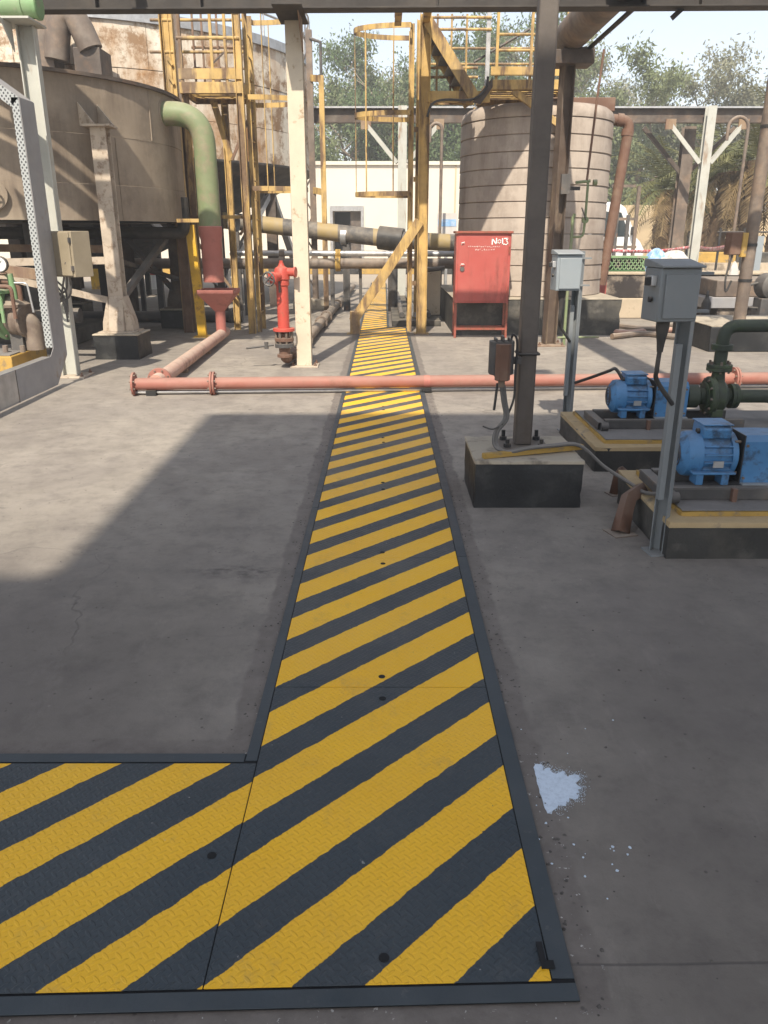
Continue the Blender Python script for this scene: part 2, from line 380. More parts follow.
# concrete ground with mortar strip beside the trench frame, stains and joints
def ground_mat():
    t = NT('worn_concrete'); co = t.coord('World'); x, y, z = t.sep(co)
    big = t.noise(co, 0.35, 5, 0.6); mid = t.noise(co, 1.6, 7, 0.62); fine = t.noise(co, 14, 6, 0.7); grit = t.noise(co, 120, 3, 0.7)
    swirl = t.noise(co, 3.2, 6, 0.7, (1, 0.45, 1))
    c = t.mix(t.ramp(mid, 0.28, 0.72), (0.262, 0.232, 0.196), (0.365, 0.325, 0.274))
    c = t.mix(t.ramp(big, 0.42, 0.64, 0, 0.75), c, (0.215, 0.19, 0.168))
    c = t.mix(t.ramp(swirl, 0.5, 0.75, 0, 0.5), c, (0.225, 0.20, 0.185))
    c = t.mix(t.ramp(fine, 0.54, 0.74, 0, 0.5), c, (0.165, 0.147, 0.132))
    med = t.noise(co, 5.5, 9, 0.74)
    c = t.mix(t.ramp(med, 0.48, 0.66, 0, 0.55), c, (0.15, 0.132, 0.117))
    c = t.mix(t.ramp(med, 0.46, 0.30, 0, 0.35), c, (0.40, 0.36, 0.31))
    c = t.mix(t.ramp(fine, 0.2, 0.38, 0.4, 0), c, (0.43, 0.39, 0.345))
    # darker brown tone, growing away from the trench and towards the near end
    near_dark = t.math('MULTIPLY', t.ramp(t.math('ABSOLUTE', x), 0.2, 0.9, 0.35, 1.0), t.ramp(y, 5.5, 1.6))
    near_dark = t.math('MULTIPLY', near_dark, t.ramp(t.noise(co, 0.9, 6, 0.62), 0.25, 0.6, 0.45, 1.0))
    c = t.mix(t.math('MULTIPLY', near_dark, 0.84), c, (0.092, 0.079, 0.069))
    scr = t.ramp(t.noise(co, 7, 9, 0.78, (1, 0.35, 1)), 0.56, 0.70)
    c = t.mix(t.math('MULTIPLY', scr, 0.22), c, (0.36, 0.32, 0.28))
    spk = t.ramp(t.noise(co, 75, 3, 0.65), 0.69, 0.74)
    c = t.mix(t.math('MULTIPLY', spk, 0.55), c, (0.09, 0.08, 0.075))
    # hairline cracks, water marks and old patches
    wp = t.n('ShaderNodeMixRGB'); wp.blend_type = 'ADD'; wp.inputs[0].default_value = 0.35
    nc = t.n('ShaderNodeTexNoise'); nc.inputs['Scale'].default_value = 2.6; nc.inputs['Detail'].default_value = 6; t.l(co, nc.inputs['Vector'])
    t.l(co, wp.inputs[1]); t.l(nc.outputs['Color'], wp.inputs[2])
    vc = t.n('ShaderNodeTexVoronoi'); vc.feature = 'DISTANCE_TO_EDGE'; vc.inputs['Scale'].default_value = 0.62; t.l(wp.outputs[0], vc.inputs['Vector'])
    crk = t.math('MULTIPLY', t.ramp(vc.outputs['Distance'], 0.0045, 0.0015), t.ramp(t.noise(co, 0.8, 3), 0.52, 0.6))
    ring = t.noise(wp.outputs[0], 1.15, 4, 0.5)
    wm = t.math('MULTIPLY', t.ramp(t.math('ABSOLUTE', t.math('SUBTRACT', ring, 0.56)), 0.014, 0.004), t.ramp(t.noise(co, 4, 4), 0.4, 0.6))
    c = t.mix(t.math('MULTIPLY', wm, 0.22), c, (0.15, 0.13, 0.115))
    dk_ = t.ramp(ring, 0.56, 0.575)
    c = t.mix(t.math('MULTIPLY', dk_, 0.20), c, (0.17, 0.148, 0.132))
    drip = t.n('ShaderNodeTexVoronoi'); drip.inputs['Scale'].default_value = 9.0; t.l(wp.outputs[0], drip.inputs['Vector'])
    dm = t.math('MULTIPLY', t.ramp(drip.outputs['Distance'], 0.16, 0.09), t.ramp(t.noise(co, 2.3, 3), 0.58, 0.64))
    c = t.mix(t.math('MULTIPLY', dm, 0.6), c, (0.10, 0.088, 0.08))
    c = t.mix(t.math('MULTIPLY', crk, 0.3), c, (0.07, 0.06, 0.055))
    # oil spots
    vo = t.n('ShaderNodeTexVoronoi'); vo.inputs['Scale'].default_value = 2.3; t.l(co, vo.inputs['Vector'])
    spot = t.math('MULTIPLY', t.ramp(vo.outputs['Distance'], 0.13, 0.05), t.ramp(t.noise(co, 1.1, 2), 0.5, 0.58))
    c = t.mix(t.math('MULTIPLY', spot, 0.45), c, (0.13, 0.115, 0.105))
    # mortar strips: distance outside the trench frame
    wob = t.ramp(t.noise(co, 5, 4, 0.6), 0.2, 0.8, -0.025, 0.025)
    d1 = t.math('SUBTRACT', t.math('ABSOLUTE', t.math('ADD', x, 0.006)), 0.50)
    d1 = t.math('ADD', d1, wob)
    s1 = t.math('MULTIPLY', t.ramp(d1, 0.008, -0.008), t.math('MULTIPLY', t.ramp(y, 1.2, 1.22), t.ramp(y, 27, 26.5)))
    d2 = t.math('SUBTRACT', t.math('ABSOLUTE', t.math('SUBTRACT', y, 1.65)), 0.515)
    d2 = t.math('ADD', d2, wob)
    s2 = t.math('MULTIPLY', t.ramp(d2, 0.008, -0.008), t.ramp(x, 0.42, 0.40))
    st = t.math('MAXIMUM', s1, s2)
    mort = t.mix(t.ramp(t.noise(co, 9, 6, 0.7), 0.3, 0.7), (0.115, 0.098, 0.086), (0.205, 0.178, 0.156))
    c = t.mix(t.math('MULTIPLY', st, 0.8), c, mort)
    # pale chipped flecks along frame
    fl = t.ramp(t.noise(co, 38, 3, 0.75), 0.64, 0.70)
    edge = t.math('MAXIMUM', t.ramp(d1, -0.058, -0.072), t.ramp(d2, -0.058, -0.072))
    fl = t.math('MULTIPLY', fl, t.math('MULTIPLY', st, edge))
    c = t.mix(t.math('MULTIPLY', fl, 0.8), c, (0.62, 0.6, 0.56))
    # pits and small chips in the surface
    vp = t.n('ShaderNodeTexVoronoi'); vp.inputs['Scale'].default_value = 26; t.l(co, vp.inputs['Vector'])
    pit = t.math('MULTIPLY', t.ramp(vp.outputs['Distance'], 0.17, 0.08), t.ramp(t.noise(co, 6, 3, 0.7), 0.55, 0.6))
    c = t.mix(t.math('MULTIPLY', pit, 0.65), c, (0.06, 0.053, 0.047))
    vq = t.n('ShaderNodeTexVoronoi'); vq.inputs['Scale'].default_value = 17; vq.inputs['Randomness'].default_value = 0.9; t.l(co, vq.inputs['Vector'])
    pc = t.math('MULTIPLY', t.ramp(vq.outputs['Distance'], 0.12, 0.05), t.ramp(t.noise(co, 3.7, 4, 0.7), 0.60, 0.65))
    c = t.mix(t.math('MULTIPLY', pc, 0.5), c, (0.40, 0.37, 0.33))
    # slab joints
    def joint(coord, pos, w=0.005):
        return t.ramp(t.math('ABSOLUTE', t.math('SUBTRACT', t.math('ADD', coord, t.ramp(t.noise(co, 1.2, 3), 0, 1, -0.02, 0.02)), pos)), w, w*0.3)
    jt = t.math('MAXIMUM', t.math('MULTIPLY', joint(y, 1.335), t.ramp(x, 0.40, 0.45)), joint(y, 11.9))
    jt = t.math('MAXIMUM', jt, joint(y, 17.2))
    c = t.mix(t.math('MULTIPLY', jt, 0.6), c, (0.08, 0.07, 0.065))
    # ragged dark break in the surface left of the trench
    px = t.math('SUBTRACT', x, -0.70); py = t.math('SUBTRACT', y, 3.52)
    rr = t.math('ADD', t.math('POWER', t.math('DIVIDE', px, 0.30), 2), t.math('POWER', t.math('DIVIDE', py, 0.10), 2))
    br = t.math('MULTIPLY', t.ramp(rr, 1.0, 0.2), t.ramp(t.noise(co, 13, 7, 0.75, (1, 1.6, 1)), 0.46, 0.6))
    c = t.mix(t.math('MULTIPLY', t.ramp(rr, 3.0, 0.0), 0.3), c, (0.17, 0.15, 0.135))
    c = t.mix(t.math('MULTIPLY', br, 0.75), c, (0.10, 0.088, 0.08))
    # far yard is sandier
    c = t.mix(t.ramp(y, 16, 26, 0, 0.6), c, (0.44, 0.37, 0.29))
    h = t.math('ADD', t.math('MULTIPLY', fine, 0.6), t.math('MULTIPLY', grit, 0.25))
    h = t.math('SUBTRACT', h, t.math('MULTIPLY', t.math('MAXIMUM', t.math('MAXIMUM', br, jt), crk), 0.8))
    rough = t.ramp(mid, 0.3, 0.7, 0.72, 0.92)
    return t.out(c, rough, 0, h, 0.32, 0.012, 0.3)
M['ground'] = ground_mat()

def tread_bump(t, co):
    """raised lens-shaped treads in alternating directions"""
    x, y, z = t.sep(co); S = 0.030
    def lens(dx, dy, ang):
        u = t.math('DIVIDE', t.math('ADD', x, dx), S); w = t.math('DIVIDE', t.math('ADD', y, dy), S)
        u = t.math('SUBTRACT', t.math('FRACT', u), 0.5); w = t.math('SUBTRACT', t.math('FRACT', w), 0.5)
        ca, sa = math.cos(ang), math.sin(ang)
        a = t.math('ADD', t.math('MULTIPLY', u, ca), t.math('MULTIPLY', w, sa))
        b = t.math('SUBTRACT', t.math('MULTIPLY', w, ca), t.math('MULTIPLY', u, sa))
        r = t.math('ADD', t.math('POWER', t.math('DIVIDE', a, 0.46), 2), t.math('POWER', t.math('DIVIDE', b, 0.15), 2))
        return t.ramp(r, 1.0, 0.35)
    return t.math('MAXIMUM', lens(0, 0, RAD(45)), lens(S/2, S/2, RAD(-45)))

def stripe_mat(name, period, phase, width):
    t = NT(name); co = t.coord('World'); x, y, z = t.sep(co)
    jig = t.ramp(t.noise(co, 16, 6, 0.7), 0.2, 0.8, -0.007, 0.007)
    jig2 = t.ramp(t.noise(co, 55, 3, 0.6), 0.2, 0.8, -0.0018, 0.0018)
    w = t.math('ADD', t.math('SUBTRACT', y, x), t.math('ADD', jig, jig2))
    fr = t.math('FRACT', t.math('DIVIDE', t.math('SUBTRACT', w, phase - width), period))
    k = width/period
    m = t.math('MULTIPLY', t.ramp(fr, 0.0, 0.006), t.ramp(fr, k+0.006, k))
    n1 = t.noise(co, 2.2, 6, 0.6); n2 = t.noise(co, 24, 5, 0.7)
    yel = t.mix(t.ramp(n1, 0.3, 0.7), (0.90, 0.475, 0.010), (0.95, 0.525, 0.014))
    yel = t.mix(t.ramp(n2, 0.66, 0.82, 0, 0.45), yel, (0.36, 0.20, 0.03))
    drk = t.mix(t.ramp(n1, 0.3, 0.7), (0.026, 0.037, 0.046), (0.038, 0.051, 0.061))
    drk = t.mix(t.ramp(n2, 0.55, 0.8, 0, 0.6), drk, (0.075, 0.083, 0.09))
    c = t.mix(m, drk, yel)
    # dust and grey foot marks, stronger away from the fresh foreground
    dust = t.math('MULTIPLY', t.ramp(t.noise(co, 1.3, 7, 0.66), 0.35, 0.75), t.ramp(y, 1.8, 7.5, 0.06, 0.42))
    c = t.mix(dust, c, (0.36, 0.31, 0.25))
    boot = t.math('MULTIPLY', t.ramp(t.noise(co, 5.5, 7, 0.72, (1, 0.5, 1)), 0.54, 0.70), t.ramp(t.noise(co, 30, 4, 0.7), 0.35, 0.6))
    c = t.mix(t.math('MULTIPLY', boot, 0.30), c, (0.16, 0.145, 0.125))
    chip = t.math('MULTIPLY', t.ramp(t.noise(co, 70, 3, 0.7), 0.70, 0.73), t.ramp(t.noise(co, 3, 3), 0.5, 0.62))
    c = t.mix(t.math('MULTIPLY', chip, 0.7), c, (0.10, 0.095, 0.09))
    fleck = t.ramp(t.noise(co, 48, 2, 0.6), 0.765, 0.79)
    c = t.mix(t.math('MULTIPLY', fleck, 0.5), c, (0.5, 0.48, 0.45))
    h = t.math('ADD', tread_bump(t, co), t.math('MULTIPLY', n2, 0.35))
    h = t.math('ADD', h, t.math('MULTIPLY', m, 0.35))
    return t.out(c, t.ramp(n2, 0.3, 0.7, 0.42, 0.6), 0, h, 0.6, 0.0026, 0.45)
M['stripe'] = stripe_mat('striped_tread_plate', 0.3465, 2.703, 0.19)
M['stripe_b'] = stripe_mat('striped_tread_plate_branch', 0.338, 2.683, 0.175)
M['frame_dark'] = paint('slate_frame_paint', (0.027, 0.040, 0.049), 0.5, var=0.15, vs=5, wear=(0.12,0.12,0.12), wear_amt=0.12, wear_scale=22, dust=(0.2,0.19,0.18), dust_amt=0.18, bump=0.25)

# big tank sheet: cream white with rust running from seams
def tank_mat(name, base, rust, amt, streak_s=1.6, blot=0.8):
    t = NT(name); co = t.coord('Object'); x, y, z = t.sep(co)
    n1 = t.noise(co, 0.8, 6, 0.6); c = t.mix(t.ramp(n1, 0.3, 0.7), [k*0.88 for k in base], [min(1,k*1.08) for k in base])
    st = t.noise(co, streak_s, 8, 0.7, (1, 1, 0.12)); bl = t.noise(co, 0.9, 7, 0.7)
    f = t.math('MULTIPLY', t.ramp(st, 0.60-amt*0.3, 0.72-amt*0.2), t.ramp(bl, 0.35, 0.65))
    c = t.mix(f, c, rust)
    f2 = t.ramp(t.noise(co, 2.2, 9, 0.75), 0.68-amt*0.25, 0.74-amt*0.2)
    c = t.mix(t.math('MULTIPLY', f2, blot), c, [k*0.6 for k in rust])
    return t.out(c, 0.75, 0, t.noise(co, 12, 6, 0.7), 0.25, 0.01, 0.3)
M['big_tank'] = tank_mat('rust_streaked_white_sheet', (0.72, 0.67, 0.57), (0.36, 0.19, 0.075), 0.8, 1.9, 0.85)
M['brown_tank'] = tank_mat('dusty_brown_sheet', (0.35, 0.285, 0.215), (0.18, 0.14, 0.105), 0.75, 1.5, 0.2)
M['beige_tank'] = tank_mat('weathered_beige_course', (0.43, 0.365, 0.305), (0.24, 0.19, 0.155), 0.78, 2.6, 0.25)

def perf_mat():
    t = NT('perforated_tray_flange'); co = t.coord('World'); x, y, z = t.sep(co)
    def dots(off):
        w = t.math('SUBTRACT', t.math('FRACT', t.math('DIVIDE', t.math('ADD', z, off), 0.05)), 0.5)
        return w
    xa = t.math('SUBTRACT', t.math('FRACT', t.math('DIVIDE', x, 0.04)), 0.5)
    m1 = t.math('LESS_THAN', t.math('ADD', t.math('POWER', xa, 2), t.math('POWER', dots(0), 2)), 0.045)
    xb = t.math('SUBTRACT', t.math('FRACT', t.math('DIVIDE', t.math('ADD', x, 0.02), 0.04)), 0.5)
    m2 = t.math('LESS_THAN', t.math('ADD', t.math('POWER', xb, 2), t.math('POWER', dots(0.025), 2)), 0.045)
    c = t.mix(t.math('MAXIMUM', m1, m2), (0.33, 0.345, 0.34), (0.05, 0.05, 0.055))
    return t.out(c, 0.5, 0)
M['perf'] = perf_mat()

# ------------------------------------------------------------------ ground
gm = MB()
gx = [-400, -30, -12, -6, 0, 6, 12, 30, 400]; gy = [-60, -12, -4, 0, 4, 8, 14, 24, 50, 900]
vs = [(a, b, 0) for b in gy for a in gx]; n = len(gx)
gm.add(vs, [(j*n+i, j*n+i+1, (j+1)*n+i+1, (j+1)*n+i) for j in range(len(gy)-1) for i in range(n-1)])
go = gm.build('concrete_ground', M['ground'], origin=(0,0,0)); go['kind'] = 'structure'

# ------------------------------------------------------------------ shed roof over the viewer (its shadow lies on the foreground)
RZ = 8.0
k = RZ / SUN_T
xl, y_front, y_left = -1.60 - 0.18*k, 7.02 - k, 3.42 - k
rt = thing('shed_roof', 'sheet metal shed roof overhead that shades the foreground concrete', 'roof', (3, -6, 0))
MB().prism([(xl, y_front), (xl, y_left), (-6.5, y_left), (-6.5, -7.6), (5.6, -7.6), (5.6, y_front)], RZ, RZ+0.06).build('roof_sheet', M['rust_steel'], rt)
for (a, b) in ((-6.3, y_left-0.2), (-6.3, -7.4), (5.4, y_front-0.2), (5.4, -7.4), (xl+0.15, y_left-0.1)):
    MB().ibeam((a, b, 0), (a, b, RZ), 0.16, 0.16, up=(0,1,0)).build('post', M['brown_beam'], rt)

# ------------------------------------------------------------------ striped trench cover
def yin(x): return 1.287 - 0.0266*(0.376-x)      # the near edge runs slightly askew
def yout(x): return 1.241 - 0.028*(0.418-x)
tc = thing('trench_cover', 'yellow and slate striped tread plate trench cover running across the yard', 'trench cover', (0, 1.6, 0))
XL, XR, XLo, XRo = -0.392, 0.368, -0.430, 0.418
YE = 13.95
ZT = 0.0090
MB().prism([(XLo, yout(XLo)), (XRo, yout(XRo)), (XRo, YE), (XLo, YE)], 0.0035, 0.0055).prism([(-4.2, yout(-4.2)), (XLo, yout(XLo)), (XLo, 2.088), (-4.2, 2.088)], 0.0035, 0.0052).box(XLo, 0.06, YE, 27, 0.0035, 0.0053).build('trench_bed', M['dark_void'], tc)
def plate(x0, x1, y0, y1, mat, holes=()):
    g = 0.0016; j = random.uniform(-0.0007, 0.0007); tl = random.uniform(-0.0006, 0.0006)
    ya, yb_ = (yin(x0), yin(x1)) if y0 < 1.3 else (y0, y0)
    m = MB(); m.add([(x0+g,ya+g,0.0058),(x1-g,yb_+g,0.0058),(x1-g,y1-g,0.0058),(x0+g,y1-g,0.0058),
                     (x0+g,ya+g,ZT+j-tl),(x1-g,yb_+g,ZT+j+tl),(x1-g,y1-g,ZT+j+tl),(x0+g,y1-g,ZT+j-tl)],
                    [(0,3,2,1),(4,5,6,7),(0,1,5,4),(1,2,6,5),(2,3,7,6),(3,0,4,7)])
    o = m.build('cover_plate', mat, tc, bevel=0.0008, seg=1)
    for hx, hy in holes:
        MB().lathe((hx, hy, ZT+0.0012), (0,0,1), [(0.0001,0.0004),(0.012,0.0004),(0.0125,-0.001)], 16).build('lifting_hole', M['dark_void'], o)
    return o
ys = [1.268] + [2.472 + 1.2*i for i in range(9)] + [13.35, YE]
for i in range(len(ys)-1):
    y0, y1 = ys[i], ys[i+1]
    hl = []
    if y1 < 8.5: hl = [(-0.005, y1-0.075)]
    if 1.5 < y0 < 8: hl.append((-0.008, y0+0.07))
    if i == 0: hl.append((0.0, 1.345))
    plate(XL, XR, y0, y1, M['stripe'], hl)
yb = YE
while yb < 26.5:
    plate(XL, 0.05, yb, yb+1.25, M['stripe']); yb += 1.25
xb = XL
for i in range(3):
    plate(xb-1.22, xb, 1.268, 2.040, M['stripe_b'], [(xb-0.06, 1.655)]); xb -= 1.22
def fbar(x0, x1, y0, y1, z=0.0086):
    MB().box(x0, x1, y0, y1, 0.0058, z).build('frame_bar', M['frame_dark'], tc, bevel=0.001, seg=1)
yy = 2.05
while yy < YE:
    e = min(yy+2.4, YE); fbar(XLo, XL-0.0015, yy+0.002, e-0.002); yy = e
yy = 1.292
while yy < YE:
    e = min(yy+2.4, YE); fbar(XR+0.0015, XRo, yy+0.002, e-0.002); yy = e
while yy < 26.4:
    e = min(yy+3.1, 26.5); fbar(XLo, XL-0.0015, yy+0.002, e-0.002); fbar(0.054, 0.09, yy+0.002, e-0.002); yy = e
def fbar_near(x0, x1):
    MB().prism([(x0, yout(x0)), (x1, yout(x1)), (x1, yin(x1)-0.005), (x0, yin(x0)-0.005)], 0.0058, 0.0086).build('frame_bar', M['frame_dark'], tc, bevel=0.001, seg=1)
fbar_near(-1.6, XRo); fbar_near(-4.2, -1.604)
fbar(-1.6, XLo-0.004, 2.046, 2.088); fbar(-4.2, -1.604, 2.046, 2.088)
fbar(0.094, XR+0.03, YE+0.004, YE+0.045)
MB().box(0.349, 0.363, 1.335, 1.385, ZT+0.0015, ZT+0.004).box(0.350, 0.380, 1.315, 1.336, ZT+0.0015, ZT+0.0038).build('handle_slot', M['dark_void'], tc)

# pale spill beside the trench
sp = thing('paint_spill', 'pale blue white powder spill beside the trench cover', 'spill', G(556, 790))
pts = []
for (u, v) in ((533,764),(541,765),(543,772),(549,768),(556,774),(563,772),(567,777),(575,774),(580,778),(577,783),(583,788),(577,793),(579,798),(569,800),(564,806),(558,806),(552,813),(547,814),(543,803),(539,790),(536,778)):
    p = G(u, v); pts.append((p.x, p.y))
dense = []
for i in range(len(pts)):
    a, b = Vector((*pts[i], 0)), Vector((*pts[(i+1) % len(pts)], 0))
    for q in range(4):
        p = a.lerp(b, q/4); amp = 0.0015 if i > 16 else 0.006
        dense.append((p.x+random.uniform(-amp, amp), p.y+random.uniform(-amp, amp)))
def spill_mat():
    t = NT('pale_blue_powder'); co = t.coord('World')
    n = t.noise(co, 60, 6, 0.75)
    c = t.mix(t.ramp(n, 0.3, 0.55), (0.46, 0.53, 0.61), (0.60, 0.68, 0.77))
    return t.out(c, 0.9, 0)
M['spill'] = spill_mat()
MB().prism(dense, 0.0008, 0.0016).build('splash', M['spill'], sp, smooth=False)
fk = MB()
for i in range(900):                                    # powder thinning out around the rim
    a0_ = random.choice(dense[:-16]); c_ = Vector((0.585, 1.93, 0)); d_ = Vector((a0_[0], a0_[1], 0))
    d_ = d_ + (d_-c_)*random.uniform(-0.05, 0.05) + Vector((random.gauss(0.003, 0.010), random.gauss(0, 0.010), 0))
    if d_.x < 0.475 + (2.02-d_.y)*0.05: continue
    r_ = random.uniform(0.0003, 0.0013)
    fk.prism([(d_.x+r_*math.cos(q*2.09+i), d_.y+r_*math.sin(q*2.09+i)) for q in range(3)], 0.0005, 0.002)
for i in range(24):
    a = random.random()
    c = G(random.gauss(562, 22), random.gauss(800, 38)) if a < 0.55 else G(random.gauss(600, 26), random.gauss(855, 22))
    r = random.uniform(0.0012, 0.0048)
    m = random.randint(5, 7)
    fk.prism([(c.x+r*random.uniform(.6,1.3)*math.cos(2*math.pi*q/m), c.y+r*random.uniform(.6,1.3)*math.sin(2*math.pi*q/m)) for q in range(m)], 0.0005, 0.002)
f = fk.build('flakes', M['spill'], sp, smooth=False); f['kind'] = 'stuff'

# loose grit on the concrete
gr = MB()
def pebble(c, r):
    vs = []
    for q in range(6):
        t = q*math.pi/3; rr = r*random.uniform(.6, 1.2); vs.append((c[0]+rr*math.cos(t), c[1]+rr*math.sin(t), 0.0))
    vs.append((c[0], c[1], r*random.uniform(.5, 1.0)))
    gr.add(vs, [(q, (q+1) % 6, 6) for q in range(6)])
for i in range(900):
    a = random.random()
    if a < 0.45: c = (XRo + abs(random.gauss(0, .05)) + 0.004, random.uniform(1.2, 8))
    elif a < 0.65: c = (XLo - abs(random.gauss(0, .04)) - 0.004, random.uniform(2.1, 8))
    else: c = (random.uniform(0.5, 3.2), random.uniform(1.2, 6.5))
    pebble(c, random.choice((0.002, 0.003, 0.003, 0.004, 0.006)))
for i in range(350): pebble((random.uniform(-4, -0.5), random.uniform(2.2, 9)), random.choice((0.0015, 0.002, 0.003, 0.005)))
M['grit'] = paint('dark_grit', (0.085, 0.076, 0.068), 0.9, var=0.5, vs=90)
g = gr.build('loose_grit', M['grit'], origin=(0,0,0)); g['kind'] = 'stuff'
tag(g, 'scattered loose grit and crumbs on the concrete beside the trench', 'grit')

# ------------------------------------------------------------------ overhead beam, columns
BL, BR = G(0, 12.5, 3.72), G(768, 8.3, 3.72)
bd = (BR - BL).normalized()
b0, b1 = BL - bd*4, BR + bd*4
ob = thing('overhead_beam', 'brown steel beam crossing overhead along the top of the picture', 'beam', (b0+b1)/2*1.0)
up = Vector((0,0,1))
MB().ibeam(b0+up*0.15, b1+up*0.15, 0.20, 0.30, 0.016, 0.012).build('beam', M['beam_shaded'], ob, bevel=0.003)
for u in (100, 205, 440, 700):
    a = (u+0)/768; p = BL.lerp(BR, a) + up*0.15
    MB().box(p.x-0.006, p.x+0.006, p.y-0.094, p.y-0.007, p.z-0.133, p.z+0.133).build('stiffener', M['beam_shaded'], ob)
# pieces hanging under the beam at right
p = BL.lerp(BR, 0.885)
MB().bar(p+Vector((0.05,0.02,0.01)), p+Vector((-0.05,0.02,-0.08)), 0.05, 0.03, (0,1,0)).build('cut_bracket', M['beam_shaded'], ob)

def base_plate(x, y, w, d, parent, mat, t=0.018, rz=0):
    MB().obox((x, y, t/2), (w, d, t), rz).build('base_plate', mat, parent, bevel=0.003)
    for sx in (-1, 1):
        for sy in (-1, 1):
            q = Matrix.Rotation(rz, 3, 'Z') @ Vector((sx*(w/2-0.035), sy*(d/2-0.035), 0))
            MB().cyl((x+q.x, y+q.y, t), (x+q.x, y+q.y, t+0.04), 0.011, n=6).cyl((x+q.x, y+q.y, t), (x+q.x, y+q.y, t+0.018), 0.02, n=6).build('anchor_bolt', M['rust_pipe'], parent)

# cream column in the middle
cc = G(305, 366)
ct = thing('steel_column', 'cream painted steel column beside the red hydrant', 'column', cc)
MB().ibeam((cc.x, cc.y, 0.018), (cc.x, cc.y, 3.70), 0.18, 0.15, 0.014, 0.01, up=(0,1,0)).build('shaft', M['cream'], ct, bevel=0.002)
base_plate(cc.x, cc.y, 0.34, 0.28, ct, M['cream_rust'])
MB().box(cc.x-0.15, cc.x+0.15, cc.y-0.70, cc.y+0.12, 3.700, 3.716).build('cap_plate', M['beam_shaded'], ct, bevel=0.002)
MB().extrude([(cc.x+0.09, cc.y-0.08, 3.698), (cc.x+0.09, cc.y-0.50, 3.698), (cc.x+0.09, cc.y-0.08, 3.40)], (0.012,0,0)).build('gusset', M['rust_steel'], ct)

# white column at left, with green pipe on its head
lc = G(72, 376)
lt = thing('steel_column', 'white steel column with dusty control box at the left', 'column', lc)
MB().ibeam((lc.x, lc.y, 0.018), (lc.x, lc.y, 3.50), 0.15, 0.17, 0.012, 0.01, up=(1,0.12,0)).build('shaft', M['white_steel'], lt, bevel=0.002)
base_plate(lc.x, lc.y, 0.40, 0.34, lt, M['cream_rust'])
MB().box(lc.x-0.20, lc.x+0.16, lc.y-0.32, lc.y+0.12, 3.504, 3.524).build('cap_plate', M['white_steel'], lt, bevel=0.002)
MB().extrude([(lc.x-0.1, lc.y-0.13, 3.5), (lc.x-0.1, lc.y-0.38, 3.5), (lc.x-0.1, lc.y-0.13, 3.25)], (0.012,0,0)).build('gusset', M['white_steel'], lt)
gpY = lc.y - 0.1
gp = thing('overhead_pipe', 'light green flanged pipe end resting on the white left column', 'pipe', (lc.x-0.6, gpY, 3.53))
MB().cyl((lc.x-3, gpY, 3.66), (lc.x+0.20, gpY, 3.66), 0.115, n=24).build('pipe', M['green_old'], gp)
for dx in (0.02, 0.16):
    MB().cyl((lc.x+dx, gpY, 3.66), (lc.x+dx+0.035, gpY, 3.66), 0.128, n=24).build('flange', M['green_old'], gp, bevel=0.003)
MB().obox((lc.x-0.05, gpY, 3.54), (0.3, 0.2, 0.02)).build('saddle', M['white_steel'], gp)

# control box on the white column
bc = P(72, 254, lc.y-0.26)
bx_ = thing('control_box', 'dusty olive electrical control box fixed to the white left column', 'control box', (bc.x, bc.y, bc.z-0.25))
rz = RAD(-30)
MB().obox(bc, (0.32, 0.24, 0.46), rz).build('case', M['olive_box'], bx_, bevel=0.006)
q = Matrix.Rotation(rz, 3, 'Z')
MB().obox(bc + q @ Vector((-0.012, -0.130, 0)), (0.29, 0.014, 0.43), rz).build('door', M['olive_box'], bx_, bevel=0.004)
for dz in (-0.14, 0.14): MB().obox(bc + q @ Vector((0.145, -0.132, dz)), (0.02, 0.03, 0.05), rz).build('hinge', M['dark_steel'], bx_)
MB().obox(bc + q @ Vector((0, 0.14, 0)), (0.1, 0.06, 0.3), rz).build('mounting_bracket', M['white_steel'], bx_)
cab = thing('looped_cable', 'loops of dusty black cable hanging below the olive control box', 'cable', (lc.x, lc.y-0.25, 0.9))
for i, (du, dv) in enumerate(((0,0),(4,6),(-4,10))):
    Yc = lc.y - 0.20 - 0.02*i
    pp = [P(66, 262, Yc-0.16), P(67+du, 285, Yc-0.05), P(64+du, 292+dv, Yc), P(52, 296+dv, Yc+0.02), P(44+du, 287+dv*.5, Yc), P(50, 277+dv, Yc), P(60, 284+dv, Yc), P(66, 292+dv*2, Yc), P(68, 312+dv, Yc+.01)]
    MB().tube(catmull(pp, 5), 0.011, 7).build('cable', M['grey_cable'], cab)

# perforated cable tray bending from the column to the floor
ty = lc.y - 0.35
tr = thing('cable_tray', 'grey perforated cable tray bent down to the floor beside the white column', 'cable tray', G(50, 392))
tx = lc.x + 0.12
def tray(poly_yz, x, t, mat, name): MB().extrude([(x, a, b) for a, b in poly_yz], (t, 0, 0)).build(name, mat, tr, bevel=0.002)
hz0, hz1 = 0.03, 0.34
x1 = tx
ytop, ybot = ty - 0.02, ty - 0.36
zt = Z(100, ty-0.2)
tray([(ytop, zt), (ybot, zt), (ybot, 0.42), (ybot-0.10, hz1), (ybot-3.2, hz1), (ybot-3.2, hz0), (ytop-0.35, hz0), (ytop, 0.30)], x1, 0.006, M['duct_grey'], 'side_web')
MB().box(x1-0.072, x1-0.001, ybot-0.006, ybot, 0.42, zt).build('perforated_flange', M['perf'], tr)
MB().box(x1-0.10, x1-0.001, ytop, ytop+0.006, 0.3, zt).build('rear_flange', M['duct_grey'], tr)
MB().box(x1-0.085, x1-0.001, ybot-3.2, ybot-0.10, hz1-0.006, hz1).build('top_flange', M['galv'], tr)
for yj in (ybot-0.95, ybot-2.1): MB().box(x1+0.007, x1+0.012, yj-0.006, yj+0.006, hz0, hz1).build('joint_strip', M['dark_steel'], tr)
